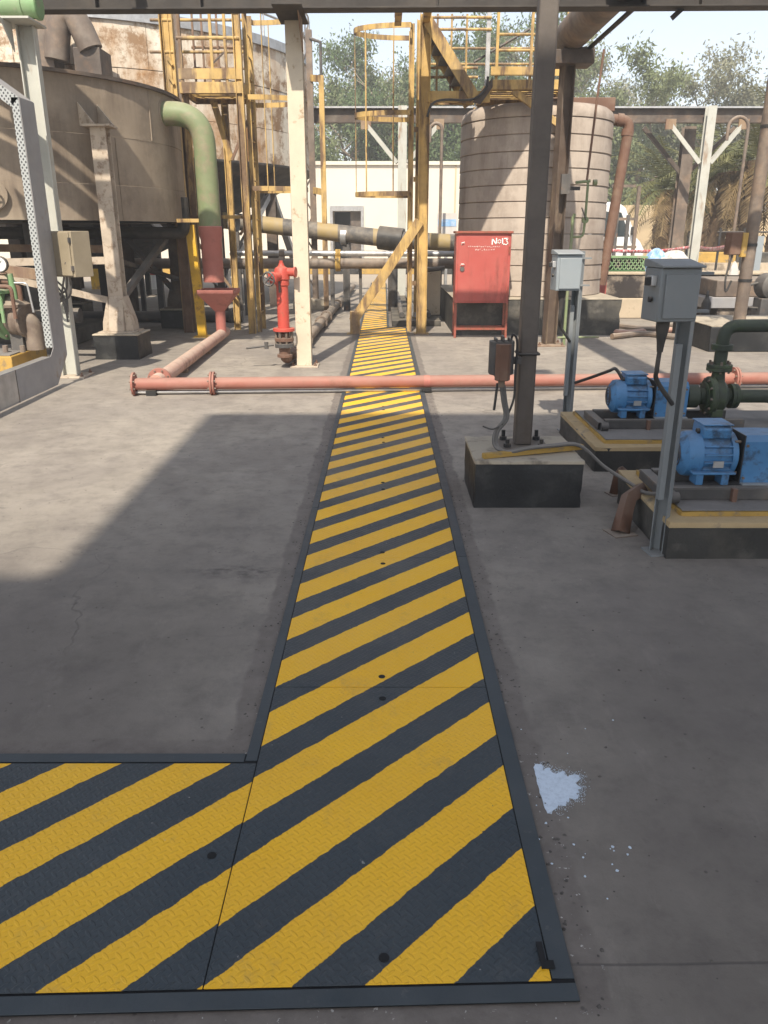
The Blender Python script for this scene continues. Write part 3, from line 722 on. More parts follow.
MB().box(x1+0.0075, x1+0.011, ybot-2.09, ybot-0.96, hz0+0.02, hz1-0.01).build('bright_cover', M['galv'], tr)
# sloping upper run
tt = [(x1-0.002, ytop, zt), (x1-0.002, ybot, zt), (x1-1.2, ybot, zt+0.85), (x1-1.2, ytop, zt+0.85)]
MB().extrude(tt, (0, 0, 0.006)).build('upper_web', M['duct_grey'], tr)
MB().extrude([(x1, ybot, zt), (x1-1.2, ybot, zt+0.85), (x1-1.2, ybot, zt+0.75), (x1-0.08, ybot, zt-0.08)], (0, -0.006, 0)).build('upper_flange', M['perf'], tr)
p0 = G(8, 405); MB().bar((x1+0.02, ybot-2.0, 0.28), (x1+0.16, ybot-1.78, 0.01), 0.04, 0.03).build('prop_leg', M['dark_steel'], tr)

# ------------------------------------------------------------------ brown elevated tank with legs
TC = Vector((-5.64, 12.5, 0)); TR = 2.65; TZ0, TZ1 = 1.70, 3.36
bt = thing('elevated_tank', 'dusty brown round steel tank raised on cream legs at the left', 'tank', TC)
def tank_shell(z0, z1, R, n=72):
    return MB().lathe((TC.x, TC.y, 0), (0,0,1), [(R, z0), (R, z1), (R-0.02, z1), (R-0.02, z0), (R, z0)], n)
tank_shell(TZ0, 2.13, TR).build('shell_course', M['brown_tank'], bt)
tank_shell(2.134, 2.70, TR-0.004).build('shell_course', M['brown_tank'], bt)
tank_shell(2.704, TZ1, TR).build('shell_course', M['brown_tank'], bt)
MB().lathe((TC.x, TC.y, 0), (0,0,1), [(TR-0.01, TZ1-0.02), (TR+0.05, TZ1-0.02), (TR+0.05, TZ1+0.02), (TR-0.01, TZ1+0.02)], 72).build('rim', M['brown_beam'], bt)
MB().lathe((TC.x, TC.y, 0), (0,0,1), [(TR-0.03, TZ0+0.01), (TR-0.03, TZ0+0.03), (0.001, TZ0+0.03), (0.001, TZ0+0.01), (TR-0.03, TZ0+0.01)], 72).build('floor_plate', M['black_steel'], bt)
for i, a in enumerate((-70, -52, -33, -18)):
    a = RAD(a); MB().cyl((TC.x+TR*math.cos(a), TC.y+TR*math.sin(a), 2.72 if i % 2 else TZ0+.01), (TC.x+TR*math.cos(a), TC.y+TR*math.sin(a), TZ1-0.03 if i % 2 else 2.69), 0.008, n=6).build('weld_seam', M['brown_tank'], bt)
LZ = 2.76
def tank_leg(base, towards, mat, label_part=None):
    x, y = base.x, base.y
    MB().rough_box(x-0.29, x+0.29, y-0.29, y+0.29, 0, 0.30, 0.05, 0.006, 0.02, seed=int(x*10)).build('footing', M['bitumen'], bt)
    ft = MB().box(x-0.295, x+0.295, y-0.295, y+0.295, 0.30, 0.325).build('footing_top', M['conc_top'], bt, bevel=0.01)
    lg = MB().ibeam((x, y, 0.33), (x, y, LZ), 0.19, 0.18, 0.016, 0.012, up=(0,1,0)).build('leg', mat, bt, bevel=0.003)
    m = MB()
    for s in (-1, 1):
        m.extrude([(x+s*0.097, y-0.13, 0.346), (x+s*0.20, y-0.13, 0.346), (x+s*0.19, y-0.13, 0.46), (x+s*0.097, y-0.13, 0.78)], (0, 0.26, 0))
    m.extrude([(x-0.095, y-0.092, 0.346), (x-0.095, y-0.2, 0.346), (x-0.095, y-0.19, 0.44), (x-0.095, y-0.092, 0.78)], (0.19, 0, 0))
    m.build('foot_gusset', mat, lg, bevel=0.004)
    MB().box(x-0.23, x+0.23, y-0.22, y+0.22, 0.326, 0.345).build('foot_plate', mat, lg)
    c = Vector((TC.x-x, TC.y-y, 0)); L = c.length; c.normalize()
    e = Vector((x, y, LZ)) + c*(L-TR+0.0)
    MB().box(x-0.17, x+0.17, y-0.16, y+0.16, LZ, LZ+0.025).build('seat_plate', mat, lg)
    s = c.cross(Vector((0,0,1)))
    for k_ in (-0.13, 0.13):
        a = Vector((x, y, LZ+0.025)) + s*k_ - c*0.1; b = Vector((x, y, LZ+0.025)) + c*(L-TR) + s*k_; d = b + Vector((0,0,0.26))
        MB().extrude([a, b, d], s*0.012).build('bracket_web', mat, lg)
    return lg
leg1 = Vector((-3.46, 10.62, 0)); leg2 = Vector((-3.55, 14.2, 0))
tank_leg(leg1, TC, M['cream_rust'])
tank_leg(leg2, TC, M['brown_beam'])
for a in (190, 150, 95):
    tank_leg(TC + Vector((math.cos(RAD(a))*2.9, math.sin(RAD(a))*2.9, 0)), TC, M['brown_beam'])
tank_leg(TC + Vector((-1.2, -2.75, 0)), TC, M['cream_rust'])
# bracing under the tank
MB().bar((-6.9, 9.9, 1.18), (leg1.x, leg1.y+0.05, 1.22), 0.09, 0.09).build('brace', M['cream_rust'], bt)
MB().bar((-6.9, 9.95, 1.55), (leg1.x-0.1, leg1.y, 0.72), 0.08, 0.08).build('brace', M['cream_rust'], bt)
MB().bar((leg1.x+0.0, leg1.y+0.2, 0.75), (-3.30, 13.1, 1.62), 0.09, 0.07).build('brace', M['dark_steel'], bt)
MB().bar((leg1.x, leg1.y+0.2, 1.2), (leg2.x, leg2.y, 0.8), 0.06, 0.06).build('brace', M['black_steel'], bt)
MB().bar((leg2.x-0.05, leg2.y-0.1, 0.6), (-4.3, 13.4, 1.65), 0.08, 0.07).build('brace', M['dark_steel'], bt)
# handwheel port on shell
pw = Vector((TC.x + TR*math.cos(RAD(-68)), TC.y + TR*math.sin(RAD(-68)), 1.98))
nrm = Vector((math.cos(RAD(-68)), math.sin(RAD(-68)), 0))
MB().cyl(pw - nrm*0.02, pw + nrm*0.05, 0.19, n=28).build('manhole', M['brown_tank'], bt, bevel=0.005)
m = MB(); m.lathe(pw+nrm*0.12, nrm, [(0.09,-0.01),(0.105,0),(0.09,0.01),(0.08,0),(0.09,-0.01)], 20)
a_, b_ = MB.frame(nrm)
for k_ in range(3):
    t = k_*math.pi/3; d = a_*math.cos(t)+b_*math.sin(t); m.bar(pw+nrm*0.12-d*0.09, pw+nrm*0.12+d*0.09, 0.012, 0.012)
m.cyl(pw+nrm*0.04, pw+nrm*0.13, 0.012, n=8).build('handwheel', M['dark_steel'], bt)
us = thing('pump_skid', 'dark pump skid and pipes in the shade under the brown tank', 'pump skid', (-5.6, 12.4, 0))
MB().box(-7.6, -4.5, 11.6, 13.4, 0, 0.22).build('base', M['bitumen_old'], us, bevel=0.02)
MB().lathe((-6.3, 12.2, 0.75), (1,0,0), [(0.001,-0.5),(0.3,-0.5),(0.34,-0.4),(0.34,0.3),(0.24,0.4),(0.16,0.5),(0.14,0.9),(0.001,0.9)], 22).build('motor', M['black_steel'], us)
MB().lathe((-5.2, 12.2, 0.75), (1,0,0), [(0.001,0),(0.38,0.0),(0.42,0.05),(0.42,0.2),(0.3,0.28),(0.16,0.32),(0.16,0.45),(0.001,0.45)], 22).build('casing', M['dark_steel'], us)
MB().box(-7.4, -6.2, 12.9, 13.3, 0.22, 1.5).build('panel', M['black_steel'], us, bevel=0.01)
MB().cyl((-5.1, 12.2, 1.0), (-5.1, 12.2, 1.7), 0.14, n=14).build('riser', M['dark_steel'], us)
MB().cyl((-7.9, 10.9, 0.5), (-4.1, 10.95, 0.5), 0.1, n=14).build('header_pipe', M['dark_steel'], us)
for x in (-7.0, -4.6): MB().box(x-0.06, x+0.06, 10.85, 11.0, 0, 0.42).build('pipe_rest', M['dark_steel'], us)
MB().box(-4.75, -4.55, 11.65, 11.85, 0.22, 1.35).build('post', M['dark_steel'], us)
MB().bar((-7.8, 11.4, 1.38), (-3.7, 11.5, 1.34), 0.12, 0.1).build('tie_beam', M['rust_steel'], us)
# brown duct behind the rim
dk = thing('exhaust_duct', 'brown bent duct rising behind the rim of the brown tank', 'duct', (-5.3, 15.2, 0))
MB().tube(catmull([P(57, 60, 15.0), P(58, 34, 15.0), P(61, 19, 15.0), P(70, 15, 15.0), P(80, 26, 15.0), P(91, 50, 15.0)], 6), 0.2, 18).build('bend', M['brown_pipe'], dk)
MB().box(X(80,60,15.2), X(106,60,15.2), 14.9, 15.5, 1.9, Z(51, 15.2)).build('hopper', M['brown_beam'], dk, bevel=0.01)
MB().box(X(74,40,15.8), X(107,40,15.8), 15.7, 15.74, 1.9, Z(23, 15.8)).build('rust_sheet', M['rust_steel'], dk)
MB().box(X(42,40,15.2), X(56,40,15.2), 15.0, 15.5, 1.9, Z(14, 15.2)).build('inlet_box', M['brown_pipe'], dk, bevel=0.01)
MB().bar((-5.2, 15.4, 0), (-5.2, 15.4, 1.95), 0.2, 0.2).build('stand', M['dark_steel'], dk)
MB().bar((-6.3, 15.3, 0), (-6.3, 15.3, 1.95), 0.2, 0.2).build('stand', M['dark_steel'], dk)

# ------------------------------------------------------------------ large rust-streaked tank behind
BC = Vector((-6.7, 20.3, 0)); BRd = 5.0
wt = thing('storage_tank', 'large white rust streaked round tank with cone bottom behind yellow stairs', 'tank', BC)
zs = [2.90, 3.55, 4.30, 5.08]
for i in range(3):
    nseg = 14
    for s in range(nseg):   # sheets that face the yard
        a0 = RAD(-150 + 180*s/nseg + (6.5 if i % 2 else 0)); a1 = a0 + RAD(180/nseg) - 0.0016
        R = BRd - 0.008*(i % 2) - 0.003*(s % 2)
        vs = []; fs = []; K = 4
        for j in range(K+1):
            t = a0+(a1-a0)*j/K
            for r in (R, R-0.03):
                for zz in (zs[i]+0.006, zs[i+1]-0.006): vs.append((BC.x+r*math.cos(t), BC.y+r*math.sin(t), zz))
        for j in range(K):
            o_ = j*4; fs += [(o_, o_+4, o_+5, o_+1), (o_+1, o_+5, o_+7, o_+3), (o_+2, o_, o_+4, o_+6)]
        fs += [(0,1,3,2), (K*4, K*4+2, K*4+3, K*4+1)]
        MB().add(vs, fs).build('sheet', M['big_tank'], wt)
MB().lathe((BC.x,BC.y,0), (0,0,1), [(BRd-0.035, 2.92), (BRd-0.035, 5.06)], 72).build('inner_shell', M['rust_steel'], wt)
MB().lathe((BC.x,BC.y,0), (0,0,1), [(BRd-0.04, 2.92), (BRd+0.03, 2.90), (BRd+0.02, 2.86), (1.0, 1.0), (0.6, 1.0)], 60).build('cone_bottom', M['dark_steel'], wt)
MB().lathe((BC.x,BC.y,0), (0,0,1), [(BRd-0.05, 5.03), (BRd+0.05, 5.03), (BRd+0.05, 5.20), (BRd-0.05, 5.20)], 72).build('top_rim', M['galv'], wt)
for a in (-92, -68, -45, -25, -5, 20, 60, 120, 200):
    x, y = BC.x+4.7*math.cos(RAD(a)), BC.y+4.7*math.sin(RAD(a))
    MB().ibeam((x,y,0), (x,y,2.95), 0.22, 0.22, up=(0,1,0)).build('leg', M['brown_beam'], wt)
for a0, a1, z0, z1 in ((-45,-25,0.5,2.4), (-25,-5,2.4,0.5), (-68,-45,2.3,0.5)):
    MB().bar((BC.x+4.7*math.cos(RAD(a0)), BC.y+4.7*math.sin(RAD(a0)), z0), (BC.x+4.7*math.cos(RAD(a1)), BC.y+4.7*math.sin(RAD(a1)), z1), 0.14, 0.1).build('brace', M['galv'], wt)
m = MB()
for zz in (5.6, 6.1):
    m.tube([(BC.x+5*math.cos(RAD(a)), BC.y+5*math.sin(RAD(a)), zz) for a in range(-150, 32, 6)], 0.022, 6)
m.build('hand_rail', M['galv'], wt)
for a in range(-150, 32, 12):
    MB().cyl((BC.x+5*math.cos(RAD(a)), BC.y+5*math.sin(RAD(a)), 5.2), (BC.x+5*math.cos(RAD(a)), BC.y+5*math.sin(RAD(a)), 6.12), 0.022, n=6).build('rail_post', M['galv'], wt)

# ------------------------------------------------------------------ green drop pipe, funnel, floor pipes
py = 12.1
dp = thing('drop_pipe', 'green elbow pipe dropping from the brown tank with red lower end', 'pipe', P(217, 282, py))
a = P(168, 112, py-0.15)
topz = a.z; dx = X(207, 180, py)
MB().tube(elbow((-3.36, py+0.02, topz), (dx, py, topz), (dx, py, Z(228, py)), 0.42, 10), 0.155, 22).build('green_pipe', M['green_pipe'], dp)
MB().cyl((-3.20, py+0.015, topz), (-3.14, py+0.015, topz), 0.205, n=24).cyl((-3.10, py+0.015, topz), (-3.04, py+0.015, topz), 0.205, n=24).build('flange', M['brown_tank'], dp, bevel=0.004)
MB().lathe((dx, py, 0), (0,0,1), [(0.001,Z(282,py)),(0.150,Z(282,py)),(0.150,Z(240,py)),(0.165,Z(236,py)),(0.168,Z(227,py)),(0.155,Z(226,py))], 22).build('red_spout', M['maroon'], dp)
MB().cyl((dx, py, Z(282,py)-0.002), (dx, py, Z(282,py)+0.004), 0.13, n=18).build('spout_mouth', M['dark_void'], dp)
MB().bar((-3.0, py+0.1, 1.72), (dx-0.16, py+0.05, 1.72), 0.03, 0.05).build('stay_bracket', M['yellow'], dp)

fx, fz1, fz0 = X(219, 295, py), Z(289, py), Z(311, py)
fn = thing('drain_funnel', 'red square funnel under the green drop pipe', 'funnel', (fx, py, 0))
w1, w0 = 0.27, 0.065
m = MB()
for (wa, wb, za, zb) in ((w0, w1, fz0, fz1-0.05),):
    vs = [(fx-wa,py-wa,za),(fx+wa,py-wa,za),(fx+wa,py+wa,za),(fx-wa,py+wa,za),(fx-wb,py-wb,zb),(fx+wb,py-wb,zb),(fx+wb,py+wb,zb),(fx-wb,py+wb,zb)]
    m.add(vs, [(0,1,5,4),(1,2,6,5),(2,3,7,6),(3,0,4,7)])
m.build('hopper', M['maroon'], fn)
m = MB()
for (x0, x1_, y0, y1) in ((-w1,w1,-w1,-w1+0.012),(-w1,w1,w1-0.012,w1),(-w1,-w1+0.012,-w1,w1),(w1-0.012,w1,-w1,w1)): m.box(fx+x0, fx+x1_, py+y0, py+y1, fz1-0.05, fz1)
m.build('rim', M['maroon'], fn, bevel=0.003)
MB().cyl((fx, py, 0.13), (fx, py, fz0+0.01), 0.075, n=18).build('stub', M['maroon'], fn)

pm = thing('floor_pipe', 'faded red flanged pipe lying across the yard over the striped cover', 'pipe', (0.7, 8.2, 0.0))
A, Bp = G(134, 384, 0.115), G(768, 378, 0.115)
pd = (Bp-A).normalized(); Bp = Bp + pd*3
MB().cyl(A, Bp, 0.061, n=24).build('pipe', M['pink_pipe'], pm)
def flange(c, d, r, t, mat, parent, bolts=8, pair=True):
    c, d = Vector(c), Vector(d).normalized(); m = MB()
    if pair: m.cyl(c-d*(t+0.003), c-d*0.003, r, n=24).cyl(c+d*0.003, c+d*(t+0.003), r, n=24)
    else: m.cyl(c-d*t/2, c+d*t/2, r, n=24)
    f = m.build('flange', mat, parent, bevel=0.003)
    a, b = MB.frame(d); m = MB(); ext = t+0.02 if pair else t/2+0.015
    for i in range(bolts):
        q = c + (a*math.cos(2*math.pi*(i+.5)/bolts)+b*math.sin(2*math.pi*(i+.5)/bolts))*r*0.82
        m.cyl(q-d*ext, q+d*ext, r*0.075, n=6)
    m.build('bolt_set', M['iron'], f)
flange(A, pd, 0.118, 0.022, M['pink_pipe'], pm, pair=False)
flange(A + pd*(G(213, 383, 0.115)-A).length, pd, 0.118, 0.02, M['pink_pipe'], pm)
flange(A + pd*6.2, pd, 0.118, 0.02, M['pink_pipe'], pm)
for u in (427, 150):
    c = A + pd*((G(u, 382, 0.115)-A).length)
    MB().box(c.x-0.05, c.x+0.05, c.y-0.05, c.y+0.05, 0.0175 if u == 427 else 0.001, 0.054).build('rest_block', M['black_steel'], pm)
    if u == 427: MB().lathe(c-pd*0.03, pd, [(0.0612,0),(0.0635,0),(0.0635,0.06),(0.0612,0.06)], 24).build('worn_band', M['maroon'], pm)
c = A + pd*5.1; MB().box(c.x-0.05, c.x+0.05, c.y-0.06, c.y+0.06, 0.001, 0.054).build('rest_block', M['black_steel'], pm)
# branch
br0 = A + pd*0.2
br1 = Vector((fx, py, 0.115)); bdv = (br1-br0).normalized()
bp = thing('floor_pipe', 'dust covered red branch pipe running back to the funnel', 'pipe', (br0+br1)/2*1.0 - Vector((0,0,.115)))
MB().cyl(br0+bdv*0.07, br1+bdv*0.35, 0.078, n=22).build('pipe', M['dusty_pink'], bp)
flange(br0+bdv*0.24, bdv, 0.122, 0.02, M['pink_pipe'], bp)
for q in (1.4, 2.9):
    c = br0+bdv*q; MB().box(c.x-0.05, c.x+0.05, c.y-0.05, c.y+0.05, 0.0, 0.04).build('rest_block', M['rust_steel'], bp)
# thin grey conduit beneath
C0, C1 = G(134, 392.3, 0.03), G(768, 385.5, 0.03); cd = (C1-C0).normalized()
cp = MB().cyl(C0, C1+cd*3, 0.018, n=12).build('conduit', M['galv'])
tag(cp, 'thin grey conduit lying along the near side of the faded red pipe', 'conduit')

# ------------------------------------------------------------------ fire hydrant
hc = G(285, 369); hx, hy = hc.x, hc.y + 0.05
hd = thing('fire_hydrant', 'red pillar fire hydrant with handwheel standing left of the cream column', 'hydrant', (hx, hy, 0))
hz = lambda v: Z(v, hy)
MB().tube(elbow((hx+0.05, hy+0.55, 0.11), (hx, hy, 0.11), (hx, hy, 0.36), 0.14, 8), 0.068, 18).build('inlet_elbow', M['rust_pipe'], hd)
for v_, t_ in ((355, .02), (345, .03), (340, .025)):
    pass
MB().cyl((hx,hy,hz(357)), (hx,hy,hz(354)), 0.092, n=22).build('lower_flange', M['rust_pipe'], hd, bevel=0.003)
MB().cyl((hx,hy,hz(347)), (hx,hy,hz(343)), 0.115, n=24).build('lower_flange', M['dark_steel'], hd, bevel=0.003)
MB().cyl((hx,hy,hz(354)), (hx,hy,hz(333)), 0.066, n=20).build('neck', M['rust_pipe'], hd)
MB().cyl((hx,hy,hz(341)), (hx,hy,hz(337.5)), 0.115, n=24).build('upper_flange', M['rust_pipe'], hd, bevel=0.003)
MB().cyl((hx,hy,hz(331)), (hx,hy,hz(328)), 0.13, n=24).build('collar_flange', M['red'], hd, bevel=0.003)
for i in range(8):
    t = math.pi*2*(i+.5)/8; x, y = hx+0.098*math.cos(t), hy+0.098*math.sin(t)
    MB().cyl((x,y,hz(347.5)), (x,y,hz(330)), 0.014, n=6).build('flange_bolt', M['iron'], hd)
MB().lathe((hx,hy,0), (0,0,1), [(0.070,hz(330)),(0.070,hz(286)),(0.084,hz(285)),(0.084,hz(281)),(0.074,hz(280))], 24).build('barrel', M['red'], hd)
MB().lathe((hx,hy,0), (0,0,1), [(0.074,hz(281)),(0.095,hz(279)),(0.092,hz(272)),(0.075,hz(268)),(0.045,hz(266.5)),(0.032,hz(265)),(0.03,hz(263)),(0.001,hz(262.8))], 24).build('head', M['red'], hd)
MB().cyl((hx,hy,hz(263)), (hx,hy,hz(260.5)), 0.022, n=5).build('top_nut', M['red'], hd)
hv = Vector((hx-0.075, hy-0.17, hz(277)))
dirv = Vector((-0.45, -0.9, -0.1)).normalized()
MB().cyl((hx,hy,hz(276)), hv, 0.055, 0.048, n=16).build('outlet', M['red'], hd)
MB().cyl(hv-dirv*0.0, hv+dirv*0.04, 0.068, n=18).build('outlet_flange', M['red'], hd, bevel=0.003)
m = MB(); wc = hv + dirv*0.10; m.lathe(wc, dirv, [(0.074,-0.01),(0.086,0),(0.074,0.01),(0.064,0),(0.074,-0.01)], 22)
a_, b_ = MB.frame(dirv)
for k_ in range(3):
    t = k_*math.pi/3+.3; d = a_*math.cos(t)+b_*math.sin(t); m.bar(wc-d*0.085, wc+d*0.085, 0.014, 0.012)
m.cyl(wc-dirv*0.08, wc+dirv*0.02, 0.012, n=8).build('handwheel', M['dark_steel'], hd)
MB().cyl((hx+0.05,hy,hz(272)), (hx+0.15,hy-0.03,hz(272)), 0.048, n=16).cyl((hx+0.15,hy-0.03,hz(272)), (hx+0.172,hy-0.035,hz(272)), 0.06, n=16).build('side_outlet', M['red'], hd, bevel=0.003)
MB().cyl((hx-0.02,hy-0.088,hz(281)), (hx-0.02,hy-0.088,hz(292)), 0.012, n=8).build('drain_rod', M['dark_steel'], hd)
sv = thing('valve_key', 'small dark valve key lever sticking out left of the hydrant base', 'lever', (hx-0.3, hy+0.1, 0.1))
MB().cyl((hx-0.13, hy+0.02, hz(345)), (hx-0.46, hy-0.02, hz(348)), 0.014, n=8).build('lever', M['dark_steel'], sv)
MB().cyl((hx-0.22, hy+0.01, hz(349)), (hx-0.22, hy+0.01, hz(342)), 0.025, n=8).build('spindle', M['dark_steel'], sv)
# feed pipe behind hydrant running back along the yard
rp = thing('ground_pipe', 'dusty grey brown pipe running back along the yard from the hydrant', 'pipe', (hx, hy+4, 0))
e0, e1 = Vector((hx+0.06, hy+0.56, 0.11)), G(353, 286, 0.11)
MB().cyl(e0, e1, 0.075, n=16).build('pipe', M['brown_pipe'], rp)
dv = (e1-e0).normalized()
for q in (1.2, 3.6, 4.6, 7.2):
    flange(e0+dv*q, dv, 0.11, 0.02, M['brown_pipe'], rp, bolts=6)
for q in (1.0, 4.0, 8.0):
    c = e0+dv*q; MB().box(c.x-0.07, c.x+0.07, c.y-0.06, c.y+0.06, 0, 0.036).build('rest_block', M['rust_steel'], rp)

# ------------------------------------------------------------------ red hose cabinet
KY = 12.585
kx0, kx1 = X(455, 290, KY), X(509, 290, KY)
kz0, kz1 = Z(303, KY), Z(233.5, KY)
kb = thing('hose_cabinet', 'red steel hose cabinet marked No13 on an open leg frame', 'cabinet', ((kx0+kx1)/2, KY+0.17, 0))
D = 0.34
MB().box(kx0, kx1, KY, KY+D, kz0, kz1).build('case', M['red_cab'], kb, bevel=0.006)
MB().box(kx0+0.035, kx1-0.05, KY-0.014, KY-0.001, kz0+0.03, kz1-0.035).build('door', M['red_cab'], kb, bevel=0.003)
MB().box(kx0-0.02, kx1+0.02, KY-0.04, KY+D+0.02, kz1+0.002, kz1+0.035).build('roof_lip', M['red_frame'], kb, bevel=0.004)
for x in (kx0+0.018, kx1-0.018):
    for y in (KY+0.02, KY+D-0.02):
        MB().box(x-0.018, x+0.018, y-0.018, y+0.018, 0, kz0-0.001).build('leg', M['red_frame'], kb, bevel=0.002)
zz = Z(330, KY)
MB().box(kx0+0.037, kx1-0.037, KY+0.005, KY+0.035, zz, zz+0.035).build('lower_rail', M['red_frame'], kb)
MB().box(kx0+0.037, kx1-0.037, KY+D-0.035, KY+D-0.005, zz, zz+0.035).build('lower_rail', M['red_frame'], kb)
for x in (kx0+0.018, kx1-0.018):
    MB().box(x-0.012, x+0.012, KY+0.04, KY+D-0.04, zz, zz+0.035).build('side_rail', M['red_frame'], kb)
hxk = X(462, 270, KY)
MB().cyl((hxk, KY-0.03, Z(269,KY)), (hxk, KY-0.014, Z(269,KY)), 0.035, n=16).build('lock', M['dark_steel'], kb)
MB().tube([(hxk-0.03, KY-0.016, Z(266,KY)), (hxk-0.02, KY-0.05, Z(264,KY)), (hxk+0.02, KY-0.05, Z(264,KY)), (hxk+0.035, KY-0.016, Z(265,KY))], 0.006, 6).build('handle', M['white_paint'], kb)
MB().tube([(hxk-0.02, KY-0.016, Z(245,KY)), (hxk-0.02, KY-0.04, Z(243,KY)), (hxk+0.02, KY-0.04, Z(242,KY)), (hxk+0.02, KY-0.016, Z(244,KY))], 0.006, 6).build('latch', M['white_paint'], kb)
for zz in (Z(250,KY), Z(290,KY)): MB().cyl((kx1-0.028, KY-0.02, zz-0.05), (kx1-0.028, KY-0.02, zz+0.05), 0.01, n=8).build('hinge', M['red_frame'], kb)
# hand painted number
def strokes(polys, w, name, parent, mat, y):
    m = MB()
    for pl in polys:
        for (a, b) in zip(pl[:-1], pl[1:]):
            A_, B_ = Vector((a[0], y, a[1])), Vector((b[0], y, b[1])); d = (B_-A_)
            if d.length < 1e-5: continue
            d.normalize(); m.bar(A_-d*w*0.42, B_+d*w*0.42, w, 0.002, up=(0,1,0))
    return m.build(name, mat, parent, smooth=False)
def px(u, v): q = P(u, v, KY-0.02); return (q.x, q.z)
glyph = [
    [px(492.2,244.2), px(492.5,238.6), px(496.3,244.2), px(496.6,238.4)],
    [px(498.4,239.8), px(500.2,239.5), px(500.9,241.2), px(500.2,243.2), px(498.5,243.2), px(497.9,241.4), px(498.4,239.8)],
    [px(502.7,238.6), px(502.6,244.2), px(504.4,244.1)],
    [px(504.6,238.5), px(508.0,238.3), px(506.2,240.7), px(507.9,242.0), px(507.4,244.2), px(505.6,244.6)]]
strokes(glyph, 0.0150, 'number_lettering', kb, M['white_paint'], KY-0.0165)
rs = random.Random(3); fine = []
u = 468.5
while u < 500.5:
    n_ = rs.randint(2, 4); pl = []
    for k_ in range(n_): pl.append(px(u + k_*0.45, 246.7 + rs.uniform(-0.75, 0.6)))
    fine.append(pl); u += n_*0.45 + rs.uniform(0.25, 0.8)
u = 475.5
while u < 495.5:
    n_ = rs.randint(2, 3); fine.append([px(u + k_*0.5, 249.8 + rs.uniform(-0.9, 0.7)) for k_ in range(n_)]); u += n_*0.5 + rs.uniform(0.6, 1.5)
strokes(fine, 0.005, 'small_lettering', kb, M['white_paint'], KY-0.0165)

# ------------------------------------------------------------------ beige ring-course tank on its plinth
pl_ = thing('tank_plinth', 'weathered black painted concrete plinth under the beige tank', 'plinth', (2.45, 14.6, 0))
PX0, PX1, PY0, PY1, PZ = 1.12, 3.78, 12.95, 16.6, 0.55
MB().rough_box(PX0, PX1, PY0, PY1, 0, PZ, 0.1, 0.008, 0.03, seed=8).build('body', M['bitumen_old'], pl_)
MB().box(PX0-0.004, PX1+0.004, PY0-0.004, PY1, PZ, PZ+0.018).build('top', M['conc_top'], pl_, bevel=0.006)
RC = Vector((2.53, 14.5, 0)); RR = 1.24
bgt = thing('storage_tank', 'beige round tank built of stacked ring courses behind the red cabinet', 'tank', (RC.x, RC.y, PZ+0.018))
zb = PZ+0.018; z_top = 3.22; N = 11
for i in range(N):
    z0 = zb + (z_top-zb)*i/N; z1 = zb + (z_top-zb)*(i+1)/N
    MB().lathe((RC.x,RC.y,0), (0,0,1), [(RR-0.03, z0+0.003), (RR-0.004, z0+0.003), (RR+0.010, z0+0.014), (RR+0.006, z0+0.035), (RR+0.001, z1-0.02), (RR-0.006, z1-0.003), (RR-0.04, z1-0.003)], 60).build('ring_course', M['beige_tank'], bgt)
MB().lathe((RC.x,RC.y,0), (0,0,1), [(RR-0.03, z_top), (RR+0.01, z_top+0.01), (RR+0.012, z_top+0.06), (RR-0.02, z_top+0.15), (RR-0.10, z_top+0.21), (0.6, z_top+0.26), (0.001, z_top+0.27)], 60).build('lid', M['beige_tank'], bgt)
MB().box(RC.x+0.1, RC.x+1.15, RC.y-0.5, RC.y+0.4, z_top+0.16, z_top+0.36).build('top_box', M['rust_pipe'], bgt, bevel=0.01)
# drain pipe
dr = thing('drain_pipe', 'rusty brown overflow pipe sloping down the right side of the beige tank', 'pipe', P(600, 300, 14.2))
q0, q1, q2 = P(606, 119, 14.3), P(630, 121, 14.3), P(601, 285, 14.2)
MB().tube(elbow(q0, q1, q2, 0.14, 6), 0.085, 16).build('pipe', M['rust_pipe'], dr)
for c_, d_ in ((P(620,120,14.3), q1-q0), (P(627.5,133,14.3), q2-q1)):
    MB().cyl(c_-d_.normalized()*0.05, c_+d_.normalized()*0.05, 0.10, n=16).build('coupling', M['rust_pipe'], dr)

# ------------------------------------------------------------------ column carrying the big overhead pipe
cy = 11.75; cx = X(549, 340, cy)
rc = thing('steel_column', 'rusty brown column under the large overhead pipe by the beige tank', 'column', (cx, cy, 0))
MB().ibeam((cx, cy, 0.02), (cx, cy, 3.62), 0.16, 0.16, 0.014, 0.011, up=(1,0.25,0)).build('shaft', M['col_rust'], rc, bevel=0.002)
base_plate(cx, cy, 0.40, 0.38, rc, M['rust_steel'])
MB().box(cx-0.28, cx+0.30, cy-0.2, cy+0.2, 3.62, 3.78).build('cap_beam', M['brown_beam'], rc, bevel=0.004)
for dz in (1.2, 2.1): MB().box(cx+0.11, cx+0.26, cy-0.12, cy-0.09, dz, dz+0.05).build('pipe_clamp', M['black_steel'], rc)
MB().box(cx-0.02, cx+0.10, cy-0.22, cy-0.13, 2.05, 2.30).build('clip_angle', M['dark_steel'], rc)
opx = cx + 0.03
op = thing('overhead_pipe', 'large dusty brown pipe running overhead from the rusty column', 'pipe', (opx, 8, 3.78))
MB().cyl((opx, -3.5, 3.99), (opx, cy+0.35, 3.99), 0.205, n=28).build('pipe', M['brown_pipe'], op)
MB().cyl((opx+0.205, -3.5, 3.80), (opx+0.205, cy+0.1, 3.80), 0.028, n=10).build('side_conduit', M['black_steel'], op)
for y in (cy-0.1, 2.0, -3.0): MB().box(opx-0.12, opx+0.27, y-0.04, y+0.04, 3.772, 3.815).build('saddle', M['brown_beam'], op)
